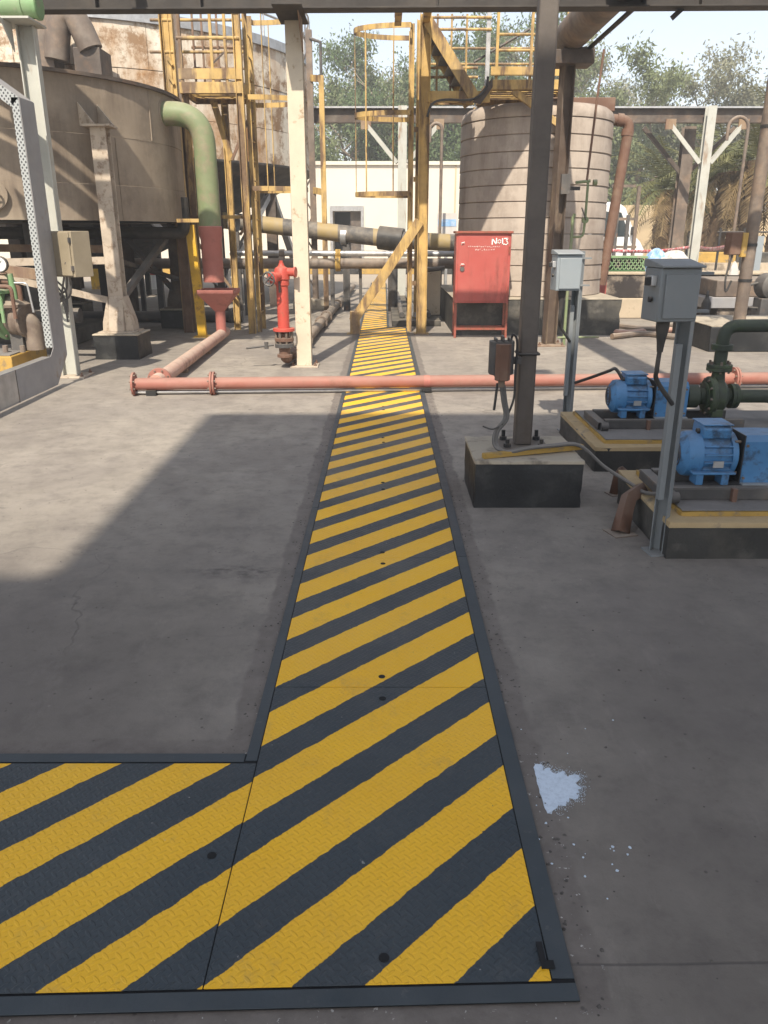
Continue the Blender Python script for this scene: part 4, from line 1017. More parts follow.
# thin green service pipe on the column
gs = thing('service_pipe', 'thin green service pipe with small valve beside the rusty column', 'pipe', (cx+0.2, cy-0.1, 0))
gx_ = cx+0.20; gyy = cy-0.08
MB().tube([(gx_, gyy, 0.0), (gx_, gyy, 1.75), (gx_+0.02, gyy, 1.8)], 0.022, 10).build('riser', M['green_pipe'], gs)
MB().tube(elbow((gx_+0.02, gyy, 1.5), (gx_+0.16, gyy, 1.5), (gx_+0.17, gyy, 1.75), 0.06, 5) + [(gx_+0.17, gyy, 2.2)], 0.018, 8).build('loop', M['green_pipe'], gs)
MB().tube([(gx_, gyy, 2.2), (gx_+0.2, gyy, 2.22)], 0.02, 8).build('cross_pipe', M['green_pipe'], gs)
MB().tube([(gx_+0.15, gyy, 2.2), (gx_+0.20, gyy, 3.2), (gx_+0.24, gyy, 3.8)], 0.016, 8).build('thin_riser', M['rust_pipe'], gs)
MB().cyl((gx_+0.17, gyy-0.03, 1.72), (gx_+0.17, gyy+0.03, 1.72), 0.045, n=12).build('valve', M['green_pipe'], gs)
MB().cyl((gx_+0.24, gyy, 2.2), (gx_+0.29, gyy, 2.2), 0.04, n=10).build('valve', M['green_pipe'], gs)
MB().bar((gx_+0.17, gyy-0.04, 1.72), (gx_+0.10, gyy-0.04, 1.88), 0.012, 0.02).build('valve_lever', M['dark_steel'], gs)
MB().tube([(gx_-0.1, gyy-0.02, 0.12), (gx_+0.5, gyy-0.02, 0.13)], 0.015, 8).build('floor_stub', M['green_pipe'], gs)

# ------------------------------------------------------------------ caged ladders
def caged_ladder(name, label, x, y0, y1, z1, side, hoops, mat, reach=0.85, bars=5, rung_to=None):
    r = thing(name, label, 'ladder', (x, (y0+y1)/2, 0), 'yellow caged ladders')
    ya, yb_ = (y0+y1)/2-0.24, (y0+y1)/2+0.24
    for y in (ya, yb_): MB().box(x-0.035, x+0.035, y-0.012, y+0.012, 0, z1).build('stringer', mat, r, bevel=0.002)
    z = 0.3
    while z < z1-0.1:
        MB().cyl((x, ya+0.012, z), (x, yb_-0.012, z), 0.012, n=8).build('rung', mat, r); z += 0.29
    ang = [RAD(a) for a in range(0, 181, 15)]; cy_ = (y0+y1)/2; ry = (y1-y0)/2
    def hp(t): return (x + side*(0.03+math.sin(t)*reach), cy_ - math.cos(t)*ry)
    for hz_ in hoops:
        m = MB(); o_ = [hp(t) for t in ang]
        vs = []
        for (a, b) in o_: vs += [(a, b, hz_-0.035), (a, b, hz_+0.035)]
        for (a, b) in [(x + side*(0.03+math.sin(t)*(reach-0.012)), cy_ - math.cos(t)*(ry-0.012)) for t in ang]: vs += [(a, b, hz_-0.035), (a, b, hz_+0.035)]
        k_ = len(ang); fs = []
        for i in range(k_-1):
            fs += [(2*i, 2*i+2, 2*i+3, 2*i+1), (2*k_+2*i+1, 2*k_+2*i+3, 2*k_+2*i+2, 2*k_+2*i), (2*i+1, 2*i+3, 2*k_+2*i+3, 2*k_+2*i+1), (2*i, 2*k_+2*i, 2*k_+2*i+2, 2*i+2)]
        m.add(vs, fs).bar((x, ya, hz_), (x+side*0.03, y0, hz_), 0.012, 0.07).bar((x, yb_, hz_), (x+side*0.03, y1, hz_), 0.012, 0.07).build('cage_hoop', mat, r)
    for i in range(bars):
        t = math.pi*(i+0.5)/bars; a, b = hp(t)
        MB().bar((a-side*0.018, b, min(hoops)-0.03), (a-side*0.018, b, max(hoops)+0.03), 0.012, 0.04, up=(0,1,0)).build('cage_bar', mat, r)
    return r
RL = caged_ladder('caged_ladder', 'yellow caged ladder left of the beige tank platform', 0.42, 13.2, 14.05, Z(22, 13.3), -1, [Z(194, 13.4), Z(115, 13.5), Z(28, 13.4)], M['yellow'])
LL = caged_ladder('caged_ladder', 'yellow caged ladder in front of the large rust streaked tank', -2.06, 13.2, 14.05, Z(6, 13.3), 1, [Z(189, 13.4), Z(100, 13.5), Z(12, 13.4)], M['yellow'], reach=0.82)

# right platform: posts, brace leg, deck, stair flight, rails
pf = thing('access_platform', 'yellow access platform with stair flight over the beige tank', 'platform', (1.5, 13.6, 0))
Yp = 13.15
px1 = X(421, 333, Yp)
MB().ibeam((px1, Yp, 0), (px1, Yp, Z(14, Yp)), 0.16, 0.16, 0.012, 0.01, up=(1,0,0)).build('post', M['yellow'], pf, bevel=0.002)
MB().box(px1-0.12, px1+0.12, Yp-0.12, Yp+0.12, 0.0, 0.014).build('post_foot', M['yellow'], pf)
MB().ibeam((px1, Yp+1.5, 0), (px1, Yp+1.5, Z(20, Yp+1.5)), 0.14, 0.14, 0.012, 0.01, up=(1,0,0)).build('post', M['yellow'], pf, bevel=0.002)
bx0 = X(355, 320, Yp)
MB().bar((px1-0.05, Yp-0.02, Z(221, Yp)), (bx0-0.03, Yp-0.02, Z(321, Yp)), 0.15, 0.15).build('brace_leg', M['yellow'], pf, bevel=0.004)
MB().bar((bx0, Yp-0.02, Z(311, Yp)), (bx0, Yp-0.02, 0.01), 0.155, 0.154, up=(0,1,0)).build('brace_foot', M['yellow'], pf, bevel=0.004)
MB().box(bx0-0.13, bx0+0.11, Yp-0.12, Yp+0.1, 0.0, 0.012).build('foot_plate', M['yellow'], pf)
dz = Z(97, Yp)
dx0, dx1 = X(421, 97, Yp), X(572, 90, Yp)
dxm = X(490, 90, Yp)
MB().bar((dx0+0.09, Yp, dz), (dxm, Yp, dz), 0.09, 0.15).build('fascia_beam', M['yellow'], pf, bevel=0.003)
dzu = Z(85, Yp)
MB().bar((dxm, Yp, dzu), (dx1, Yp, dzu), 0.09, 0.13).build('fascia_beam', M['yellow'], pf, bevel=0.003)
MB().bar((dxm, Yp+1.7, dzu), (dx1, Yp+1.7, dzu), 0.09, 0.13).build('fascia_beam', M['yellow'], pf, bevel=0.003)
for x in (dxm, dx1): MB().bar((x, Yp+0.05, dzu), (x, Yp+1.65, dzu), 0.08, 0.13).build('side_beam', M['yellow'], pf)
for i in range(9):
    y = Yp + 0.15 + i*0.18; MB().box(dxm+0.04, dx1-0.04, y-0.06, y+0.06, dzu+0.03, dzu+0.05).build('deck_slat', M['yellow'], pf)
MB().box(dxm, dx1, Yp-0.02, Yp-0.008, dzu+0.12, dzu+0.24).build('toe_board', M['yellow'], pf)
MB().bar((X(513,92,Yp), Yp+0.02, dzu-0.07), (X(560,125,Yp), Yp+0.02, Z(125,Yp)), 0.07, 0.09).build('knee_brace', M['yellow'], pf)
MB().ibeam((dx1-0.12, Yp+0.06, 0.57), (dx1-0.12, Yp+0.06, dzu-0.07), 0.13, 0.13, up=(1,0,0)).build('post', M['yellow'], pf)
# posts down to plinth on the back side
MB().ibeam((dxm, Yp+1.7, 0.0), (dxm, Yp+1.7, dzu-0.07), 0.13, 0.13, up=(1,0,0)).build('post', M['yellow'], pf)
# stair flight
sA, sB = (px1+0.03, Z(22, Yp)), (X(474, 98, Yp), Z(98, Yp))
for y in (Yp-0.06, Yp+0.75):
    MB().bar((sA[0], y, sA[1]), (sB[0], y, sB[1]), 0.03, 0.16).build('stair_stringer', M['yellow'], pf, bevel=0.002)
for i in range(1, 7):
    t = i/7; x, z = sA[0]+(sB[0]-sA[0])*t, sA[1]+(sB[1]-sA[1])*t
    MB().box(x-0.10, x+0.10, Yp-0.035, Yp+0.725, z-0.015, z+0.005).build('stair_tread', M['dark_steel'], pf)
# rails
def rail(p, q, r_=0.02, mat='yellow'): MB().tube([p, q], r_, 8).build('hand_rail', M[mat], pf)
for v in (17, 29): rail((px1+0.08, Yp+0.02, Z(v,Yp)), (X(492,v,Yp), Yp+0.02, Z(v,Yp)))
for v in (57, 67): rail((px1+0.08, Yp+0.80, Z(v,Yp)), (X(484,v,Yp), Yp+0.80, Z(v,Yp)))
for u in (497, 531, 566): MB().bar((X(u,60,Yp), Yp+0.02, dzu+0.06), (X(u,60,Yp), Yp+0.02, Z(12,Yp)), 0.04, 0.04, up=(0,1,0)).build('rail_post', M['yellow'], pf)
MB().bar((X(488,60,Yp), Yp+0.06, dzu), (X(488,60,Yp), Yp+0.06, Z(5,Yp)), 0.06, 0.06, up=(0,1,0)).build('rail_post', M['galv'], pf)
for v in (34, 50): rail((X(497,v,Yp), Yp+0.02, Z(v,Yp)), (dx1, Yp+0.02, Z(v,Yp)))
rail((X(474,58,Yp+.3), Yp+0.3, Z(58,Yp)), (X(530,24,Yp+.3), Yp+0.3, Z(24,Yp)), 0.018, 'dark_steel')
for u in (437, 451, 466): MB().bar((X(u,60,Yp+.8), Yp+0.8, dz+0.07), (X(u,60,Yp+.8), Yp+0.8, Z(14,Yp+.8)), 0.03, 0.03, up=(0,1,0)).build('rail_post', M['yellow'], pf)
for v in (24, 42): rail((px1+0.08, Yp+1.6, Z(v,Yp)), (dx1, Yp+1.6, Z(v,Yp)))
MB().bar((X(428,95,Yp+.4), Yp+0.4, dz), (X(474,95,Yp+.4), Yp+0.4, dz), 0.06, 0.1).build('fascia_beam', M['yellow'], pf)
for z_ in (0.75, 1.5, 2.3, 3.0): MB().box(0.455, px1-0.085, Yp+0.1, Yp+0.14, z_, z_+0.07).build('ladder_tie', M['yellow'], pf)
# chequered landing plate sloping
MB().extrude([(X(472,103,Yp), Yp-0.08, Z(103,Yp)), (X(492,80,Yp), Yp-0.08, Z(78,Yp)), (X(492,88,Yp), Yp-0.08, Z(88,Yp)), (X(480,105,Yp), Yp-0.08, Z(105,Yp))], (0,0.02,0)).build('gusset_plate', M['brown_beam'], pf)
MB().tube(catmull([(X(427,110,Yp), Yp-0.12, Z(118,Yp)), (X(432,104,Yp), Yp-0.12, Z(105,Yp)), (X(445,101,Yp), Yp-0.12, Z(101,Yp)), (X(470,101,Yp), Yp-0.12, Z(101,Yp)), (X(484,92,Yp), Yp-0.12, Z(92,Yp)), (X(487,80,Yp), Yp-0.12, Z(78,Yp))], 5), 0.018, 7).build('cable', M['rubber'], pf)

# left platform tower
tf = thing('access_platform', 'yellow stair tower and platform beside the brown tank', 'platform', (-2.6, 13.6, 0))
Yt = 13.15
def tpost(u, v, vt, w, mat, Yq=Yt, nm='post', zb=0.0):
    x = X(u, v, Yq) ; MB().ibeam((x, Yq, zb), (x, Yq, Z(vt, Yq)), w, w, 0.012, 0.01, up=(1,0,0)).build(nm, M[mat], tf, bevel=0.002); return x
xa = tpost(253, 333, 5, 0.11, 'yellow')
xb2 = tpost(238, 328, 103, 0.10, 'yellow', Yt+0.55)
xc = tpost(190, 330, 108, 0.15, 'rust_steel', Yt+0.15)
x5 = X(197, 235, 12.75); MB().bar((X(190,225,12.75), 12.75, Z(225,12.75)), (X(203,337,12.75), 12.75, 0.01), 0.13, 0.10, up=(0,1,0)).build('leaning_post', M['yellow_bright'], tf, bevel=0.003)
MB().box(X(203,337,12.75)-0.12, X(203,337,12.75)+0.12, 12.62, 12.88, 0.0, 0.014).build('post_foot', M['yellow_bright'], tf)
xq = X(160, 60, Yt); 
MB().ibeam((xq, Yt+0.6, 0), (xq, Yt+0.6, Z(4, Yt+.6)), 0.20, 0.2, 0.012, 0.01, up=(1,0,0)).build('post', M['yellow'], tf)
xg = X(175, 60, Yt); MB().cyl((xg, Yt+0.3, 0), (xg, Yt+0.3, Z(2, Yt+.3)), 0.05, n=12).build('stand_pipe', M['brown_pipe'], tf)
xl_, xr_ = X(180, 88, Yt), X(243, 88, Yt)
zdk = Z(88, Yt)
MB().bar((xl_, Yt, zdk), (xr_, Yt, zdk), 0.08, 0.15).build('fascia_beam', M['yellow'], tf, bevel=0.003)
MB().bar((xl_, Yt+1.0, zdk), (xr_, Yt+1.0, zdk), 0.08, 0.15).build('fascia_beam', M['yellow'], tf, bevel=0.003)
MB().bar((xl_, Yt-0.02, Z(74, Yt)), (xr_, Yt-0.02, Z(74, Yt)), 0.02, 0.14).build('toe_board', M['yellow'], tf)
for x in (xl_+0.02, xr_-0.02): MB().bar((x, Yt+0.04, zdk), (x, Yt+0.96, zdk), 0.06, 0.14).build('side_beam', M['yellow'], tf)
for i in range(8):
    y = Yt+0.10+i*0.112; MB().box(xl_+0.05, xr_-0.05, y-0.02, y+0.02, zdk-0.02, zdk+0.05).build('deck_slat', M['yellow'], tf)
MB().bar((X(214,105,Yt+.5), Yt+0.5, Z(103,Yt+.5)), (X(231,160,Yt+.5), Yt+0.55, Z(160,Yt+.5)), 0.09, 0.08).build('knee_brace', M['yellow'], tf)
for v in (38, 12): MB().tube([(xl_, Yt, Z(v,Yt)), (xr_, Yt, Z(v,Yt))], 0.028, 8).build('hand_rail', M['yellow'], tf)
for v in (62, 40): MB().tube([(xl_, Yt+1, Z(v,Yt+.5)), (xr_, Yt+1, Z(v,Yt+.5))], 0.022, 8).build('hand_rail', M['rust_steel'], tf)
for u in (181, 212, 226): MB().bar((X(u,60,Yt), Yt, zdk+0.07), (X(u,60,Yt), Yt, Z(6,Yt)), 0.04, 0.04, up=(0,1,0)).build('rail_post', M['yellow'], tf)
MB().bar((X(212,64,Yt), Yt, Z(64,Yt)), (X(226,50,Yt), Yt+0.02, Z(50,Yt)), 0.03, 0.02).build('rail_brace', M['brown_beam'], tf)
MB().bar((X(180,141+180,Yt), Yt+0.02, Z(217,Yt)), (X(250,217,Yt), Yt+0.02, Z(217,Yt)), 0.03, 0.05).build('tie_bar', M['yellow'], tf)

for v in (20, 52): MB().tube([(X(150,v,Yt+.6), Yt+0.6, Z(v,Yt+.6)), (xa, Yt+0.6, Z(v,Yt+.6))], 0.022, 8).build('hand_rail', M['yellow'], tf)
for u in (194, 203, 218): MB().bar((X(u,60,Yt+.9), Yt+0.95, zdk+0.07), (X(u,60,Yt+.9), Yt+0.95, Z(8,Yt+.9)), 0.03, 0.03, up=(0,1,0)).build('rail_post', M['rust_steel'], tf)
xk = X(168, 60, Yt+.6); MB().ibeam((xk, Yt+0.62, 0), (xk, Yt+0.62, Z(4, Yt+.6)), 0.09, 0.1, 0.012, 0.01, up=(1,0,0)).build('post', M['yellow'], tf)
z = 1.9
while z < 4.2:
    MB().bar((xq+0.05, Yt+0.55, z), (xk, Yt+0.55, z+0.12), 0.012, 0.04).build('lacing_bar', M['yellow'], tf); z += 0.26
for (u0_, v0_, u1_, v1_) in ((192, 235, 240, 300), (240, 235, 253, 215), (232, 160, 252, 110)):
    MB().bar((X(u0_,v0_,Yt+.3), Yt+0.3, Z(v0_,Yt+.3)), (X(u1_,v1_,Yt+.3), Yt+0.3, Z(v1_,Yt+.3)), 0.04, 0.04).build('brace', M['rust_steel'], tf)
MB().bar((X(186,110,Yt+.1), Yt+0.12, 0), (X(186,110,Yt+.1), Yt+0.12, zdk-0.08), 0.10, 0.06, up=(0,1,0)).build('post', M['yellow'], tf)
# grey lattice mast and yellow standpipe behind the cream column
ms = thing('lattice_mast', 'grey lattice mast with yellow side rail behind the cream column', 'mast', G(314, 309))
Ym = G(314, 309).y
for u_, mt in ((306, 'brown_beam'), (316, 'brown_pipe')):
    x = X(u_, 300, Ym); MB().box(x-0.06, x+0.06, Ym-0.05, Ym+0.05, 0, Z(30, Ym)).build('mast_leg', M[mt], ms)
xa_, xb_ = X(306, 300, Ym), X(316, 300, Ym); z = 0.4; k_ = 0
while z < Z(45, Ym):
    MB().bar((xa_ if k_ % 2 else xb_, Ym, z), (xb_ if k_ % 2 else xa_, Ym, z+0.38), 0.03, 0.03).build('lacing', M['brown_beam'], ms); z += 0.38; k_ += 1
MB().box(xa_-0.25, xb_+0.2, Ym-0.3, Ym+0.3, 0, 0.22).build('mast_foot', M['conc_top'], ms, bevel=0.02)
xy = X(327, 290, Ym)
MB().box(xy-0.05, xy+0.05, Ym-0.3, Ym-0.2, 0, Z(78, Ym)).build('side_rail', M['yellow'], ms)
MB().tube([(xb_, Ym, Z(38, Ym)), (xy, Ym-0.25, Z(45, Ym)), (xy, Ym-0.25, Z(78, Ym))], 0.03, 8).build('guard_hoop', M['dark_steel'], ms)
for v in (78, 190): MB().bar((xb_, Ym, Z(v, Ym)), (xy, Ym-0.25, Z(v+3, Ym)), 0.06, 0.12).build('outrigger', M['yellow'], ms)
# upper landing reached by the stair flight, just above the picture
MB().prism([(-0.2,10.8),(0.9,10.8),(2.2,12.0),(2.2,12.4),(-0.2,12.4)], 4.5, 4.54).build('upper_landing', M['yellow'], pf)
MB().bar((px1, 12.35, 4.46), (px1, Yp, 4.46), 0.1, 0.1).build('landing_beam', M['yellow'], pf)
MB().ibeam((0.2, 11.0, 4.43), (0.2, 13.1, 4.43), 0.1, 0.12).build('landing_beam', M['yellow'], pf)
od = thing('overhead_walkway', 'walkway grating on top of the overhead beam, shading the brown tank', 'walkway', (-5.6, 9.1, 4.03))
MB().box(-9, -2.3, 8.92, 9.40, 4.58, 4.62).build('deck', M['brown_beam'], od)
MB().box(-9, -2.3, 8.42, 8.52, 4.50, 4.58).build('edge_rail', M['brown_beam'], od)
MB().box(-9, -2.3, 8.24, 8.29, 4.50, 4.56).build('conduit', M['brown_beam'], od)
for x in (-8.5, -6.5, -4.5, -2.6):
    MB().box(x-0.04, x+0.04, 9.02, 9.10, 4.0, 4.58).build('stub_post', M['brown_beam'], od)
    MB().box(x-0.03, x+0.03, 8.2, 9.42, 4.44, 4.50).build('cross_arm', M['brown_beam'], od)

# ------------------------------------------------------------------ dark post on pedestal, cables, junction box
dpx, dpy = 0.865, 4.82
pd_ = thing('pedestal', 'black painted concrete pedestal under the dark brown post', 'pedestal', (0.855, 4.77, 0))
MB().rough_box(0.535, 1.175, 4.465, 5.08, 0, 0.277, seed=2).build('body', M['bitumen'], pd_)
MB().rough_box(0.532, 1.178, 4.462, 5.083, 0.270, 0.29, 0.03, 0.0015, 0.007, seed=3).build('top', M['conc_top'], pd_)
dpt = thing('steel_post', 'dark brown square steel post rising out of the picture', 'post', (dpx, dpy, 0.29))
MB().box(dpx-0.052, dpx+0.052, dpy-0.052, dpy+0.052, 0.305, 4.9).build('shaft', M['dark_post'], dpt, bevel=0.012, seg=3)
MB().box(dpx-0.15, dpx+0.15, dpy-0.13, dpy+0.13, 0.29, 0.305).build('base_plate', M['dark_post'], dpt, bevel=0.002)
for sx in (-1, 1):
    for sy in (-1, 1):
        x, y = dpx+sx*0.105, dpy+sy*0.09; h = 0.065 if sy > 0 else 0.05
        b_ = MB().cyl((x,y,0.305), (x,y,0.305+h), 0.012, n=8).build('anchor_stud', M['black_steel'], dpt)
        MB().cyl((x,y,0.306), (x,y,0.328), 0.023, n=6).build('nut', M['black_steel'], b_)
# plain cap plate on the post head, unseen above the frame
MB().box(dpx-0.3, dpx+0.3, dpy-0.15, dpy+0.15, 4.9, 4.94).build('head_plate', M['dark_post'], dpt)
# junction box
jy = dpy - 0.10; jc = P(502, 360, jy)
jb = thing('junction_box', 'rusty finned junction box hanging on the dark brown post', 'junction box', (jc.x, jc.y, jc.z-0.14))
jz0, jz1 = Z(381, jy), Z(339, jy)
jx0, jx1 = X(489.5, 360, jy), X(513.5, 360, jy); jw = jx1-jx0; jxm = (jx0+jx1)/2
MB().prism([(jx0, jy-0.01), (jx0+0.02, jy-0.045), (jx1-0.02, jy-0.045), (jx1, jy-0.01), (jx1, jy+0.05), (jx0, jy+0.05)], jz0+0.04, jz1-0.01).build('case', M['dark_steel'], jb, bevel=0.006)
MB().prism([(jxm-0.045, jy-0.047), (jxm-0.02, jy-0.085), (jxm+0.03, jy-0.085), (jxm+0.05, jy-0.047)], jz0+0.012, jz1-0.02).build('cover', M['rust_pipe'], jb, bevel=0.005)
MB().lathe((jxm+0.002, jy-0.03, 0), (0,0,1), [(0.001,jz0-0.03),(0.02,jz0-0.03),(0.02,jz0),(0.05,jz0+0.04)], 12).build('gland', M['iron'], jb)
for a in (-0.04, 0, 0.04): MB().box(jxm+a-0.006, jxm+a+0.006, jy-0.05, jy+0.04, jz1-0.01, jz1+0.02-abs(a)*0.3).build('fin', M['dark_steel'], jb, bevel=0.002)
MB().box(jx1, dpx-0.05, jy-0.0, jy+0.04, jz0+0.1, jz0+0.14).build('mount_strap', M['dark_steel'], jb)
zc = Z(355, dpy-.09)
m = MB()
for (a, b) in (((-1,-1),(1,-1)), ((1,-1),(1,1)), ((1,1),(-1,1)), ((-1,1),(-1,-1))):
    m.tube([(dpx+a[0]*0.061, dpy+a[1]*0.061, zc), (dpx+b[0]*0.061, dpy+b[1]*0.061, zc)], 0.008, 6)
m.build('tie_wire', M['rubber'], jb)
cb = thing('power_cable', 'grey cables dropping from the junction box onto the pedestal', 'cable', (0.7, 4.6, 0.29))
zt_ = 0.30
for i, off in enumerate((0, 0.016)):
    pp = [(jxm+off, jy-0.03, jz0-0.02), (jxm+0.015+off, jy-0.04, 0.60), (jxm+0.03+off, jy-0.05, 0.50), (jxm-0.025+off, jy-0.06, 0.42), (jxm-0.03+off, jy-0.09, 0.34), (jxm+0.03+off, jy-0.14-off, zt_+0.018), (0.86, 4.595-off, zt_+0.035), (1.02, 4.64-off, zt_+0.04), (1.19, 4.68-off, zt_+0.03), (1.33, 4.60-off, 0.22), (1.42, 4.35-off, 0.19), (1.425, 4.12, 0.21), (1.46, 4.0, 0.24)]
    MB().tube(catmull(pp, 6), 0.0105, 8).build('cable', M['grey_cable'], cb)
pp = [(jx1-0.02, jy, jz1-0.005), (jx1-0.01, jy-0.01, jz1+0.03), (jx1+0.015, jy-0.01, jz1-0.02), (jx1+0.012, jy-0.02, 0.75), (jx1+0.012, jy-0.02, 0.62), (jx1-0.02, jy-0.03, 0.52), (jxm+0.01, jy-0.06, 0.46)]
MB().tube(catmull(pp, 6), 0.007, 7).build('thin_cable', M['rubber'], cb)
MB().tube(catmull([(jxm-0.02, jy-0.02, jz0-0.01), (jxm-0.03, jy-0.03, 0.60), (jxm-0.035, jy-0.03, 0.545)], 5), 0.008, 7).build('cut_cable', M['rubber'], cb)
MB().tube(catmull([(jxm+0.03, jy-0.03, 0.47), (jxm-0.04, jy-0.08, 0.44), (jxm-0.1, jy-0.05, 0.45)], 5), 0.005, 6).build('loose_wire', M['rubber'], cb)
ab = MB().bar((0.585, 4.515, 0.307), (1.22, 4.715, 0.312), 0.035, 0.030)
o_ = ab.build('angle_bar', M['kerb_yellow'], bevel=0.002); tag(o_, 'yellow painted bar lying across the top of the black pedestal', 'bar')

# ------------------------------------------------------------------ grey switch boxes on posts
def switch_post(x, y, zbase, ztop, boxz0, boxz1, rot, matp, matb, label_p, label_b, w=0.185, d=0.16, xo=0.06):
    q = Matrix.Rotation(rot, 3, 'Z'); o = Vector((x, y, 0))
    t = thing('switch_post', label_p, 'post', (x, y, zbase), 'grey channel posts for the pump switches')
    MB().channel((x, y, zbase+0.008), (x, y, ztop), 0.070, 0.045, 0.006, up=q @ Vector((0.75,0.66,0))).build('channel', M[matp], t, bevel=0.0015)
    c = q @ Vector((-0.038, -0.03, 0))
    MB().obox((x+c.x, y+c.y, (zbase+0.3+boxz0-0.12)/2), (0.03, 0.03, boxz0-0.12-zbase-0.3), rot).build('cable_cover', M[matp], t, bevel=0.002)
    MB().obox((x, y, zbase+0.004), (0.12, 0.12, 0.008), rot).build('foot_plate', M[matp], t)
    b = thing('switch_box', label_b, 'switch box', (x, y, boxz0), 'grey hooded pump switch boxes')
    bc_ = o + q @ Vector((-0.095-xo, -0.065-d/2+0.02, 0)); hz_ = (boxz0+boxz1)/2; H = boxz1-boxz0
    MB().obox((bc_.x, bc_.y, hz_), (w, d, H), rot).build('case', M[matb], b, bevel=0.006)
    f = bc_ + q @ Vector((0.006, -d/2-0.006, 0))
    MB().obox((f.x, f.y, hz_-0.005), (w-0.03, 0.010, H-0.04), rot).build('door', M[matb], b, bevel=0.003)
    # sloping hood
    pr = [(-w/2-0.006, -d/2-0.022, boxz1+0.001), (-w/2-0.006, d/2+0.006, boxz1+0.001), (-w/2-0.006, d/2+0.006, boxz1+0.034), (-w/2-0.006, d/2-0.04, boxz1+0.034), (-w/2-0.006, -d/2-0.022, boxz1+0.010)]
    MB().extrude([bc_ + q @ Vector((a, b2, 0)) + Vector((0,0,c2)) for a, b2, c2 in pr], q @ Vector((w+0.012, 0, 0))).build('hood', M[matb], b, bevel=0.003)
    s = bc_ + q @ Vector((-w/2-0.012, -0.02, 0))
    MB().obox((s.x, s.y, hz_+0.06), (0.026, 0.05, 0.045), rot).build('switch_plate', M['galv'], b, bevel=0.003)
    s2 = bc_ + q @ Vector((-w/2-0.035, -0.03, 0))
    MB().obox((s2.x, s2.y, hz_+0.058), (0.024, 0.022, 0.036), rot).build('switch_lever', M['rubber'], b, bevel=0.004)
    s3 = bc_ + q @ Vector((-w/2-0.006, -0.02, 0))
    MB().cyl((s3.x, s3.y, hz_-0.02), (s3.x-0.012, s3.y, hz_-0.02), 0.012, n=12).build('lock', M['rubber'], b)
    for zz in (boxz0+0.03, boxz1-0.03):
        e = o + q @ Vector((0.0, -0.04, 0)); MB().obox((e.x, e.y, zz), (0.16, 0.03, 0.012), rot).build('mount_strip', M[matp], b)
    g0 = bc_ + q @ Vector((-0.02, 0, 0))
    MB().lathe((g0.x, g0.y, 0), (0,0,1), [(0.014, boxz0-0.14), (0.018, boxz0-0.10), (0.030, boxz0-0.03), (0.030, boxz0+0.002)], 12).build('cable_gland', M['rubber'], b)
    MB().tube(catmull([(g0.x, g0.y, boxz0-0.12), (g0.x+0.0, g0.y+0.01, boxz0-0.22), (g0.x+0.02, g0.y+0.05, boxz0-0.28), (x+c.x, y+c.y-0.018, boxz0-0.40)], 5), 0.011, 8).build('cable', M['rubber'], b)
    return t
nb = G(657, 552)
switch_post(nb.x, nb.y, 0.0, 1.40, Z(317, nb.y), Z(266, nb.y), RAD(8), 'grey_paint', 'grey_paint',
    'grey channel post standing before the nearest blue motor', 'dark grey hooded switch box on the nearest post')
fb = G(566, 431)
switch_post(fb.x, fb.y, 0.0, 1.42, Z(289, fb.y), Z(254, fb.y), RAD(4), 'grey_paint', 'grey_light',
    'grey channel post between the dark brown post and the far motor', 'light grey hooded switch box right of the dark brown post', w=0.19, xo=0.04)

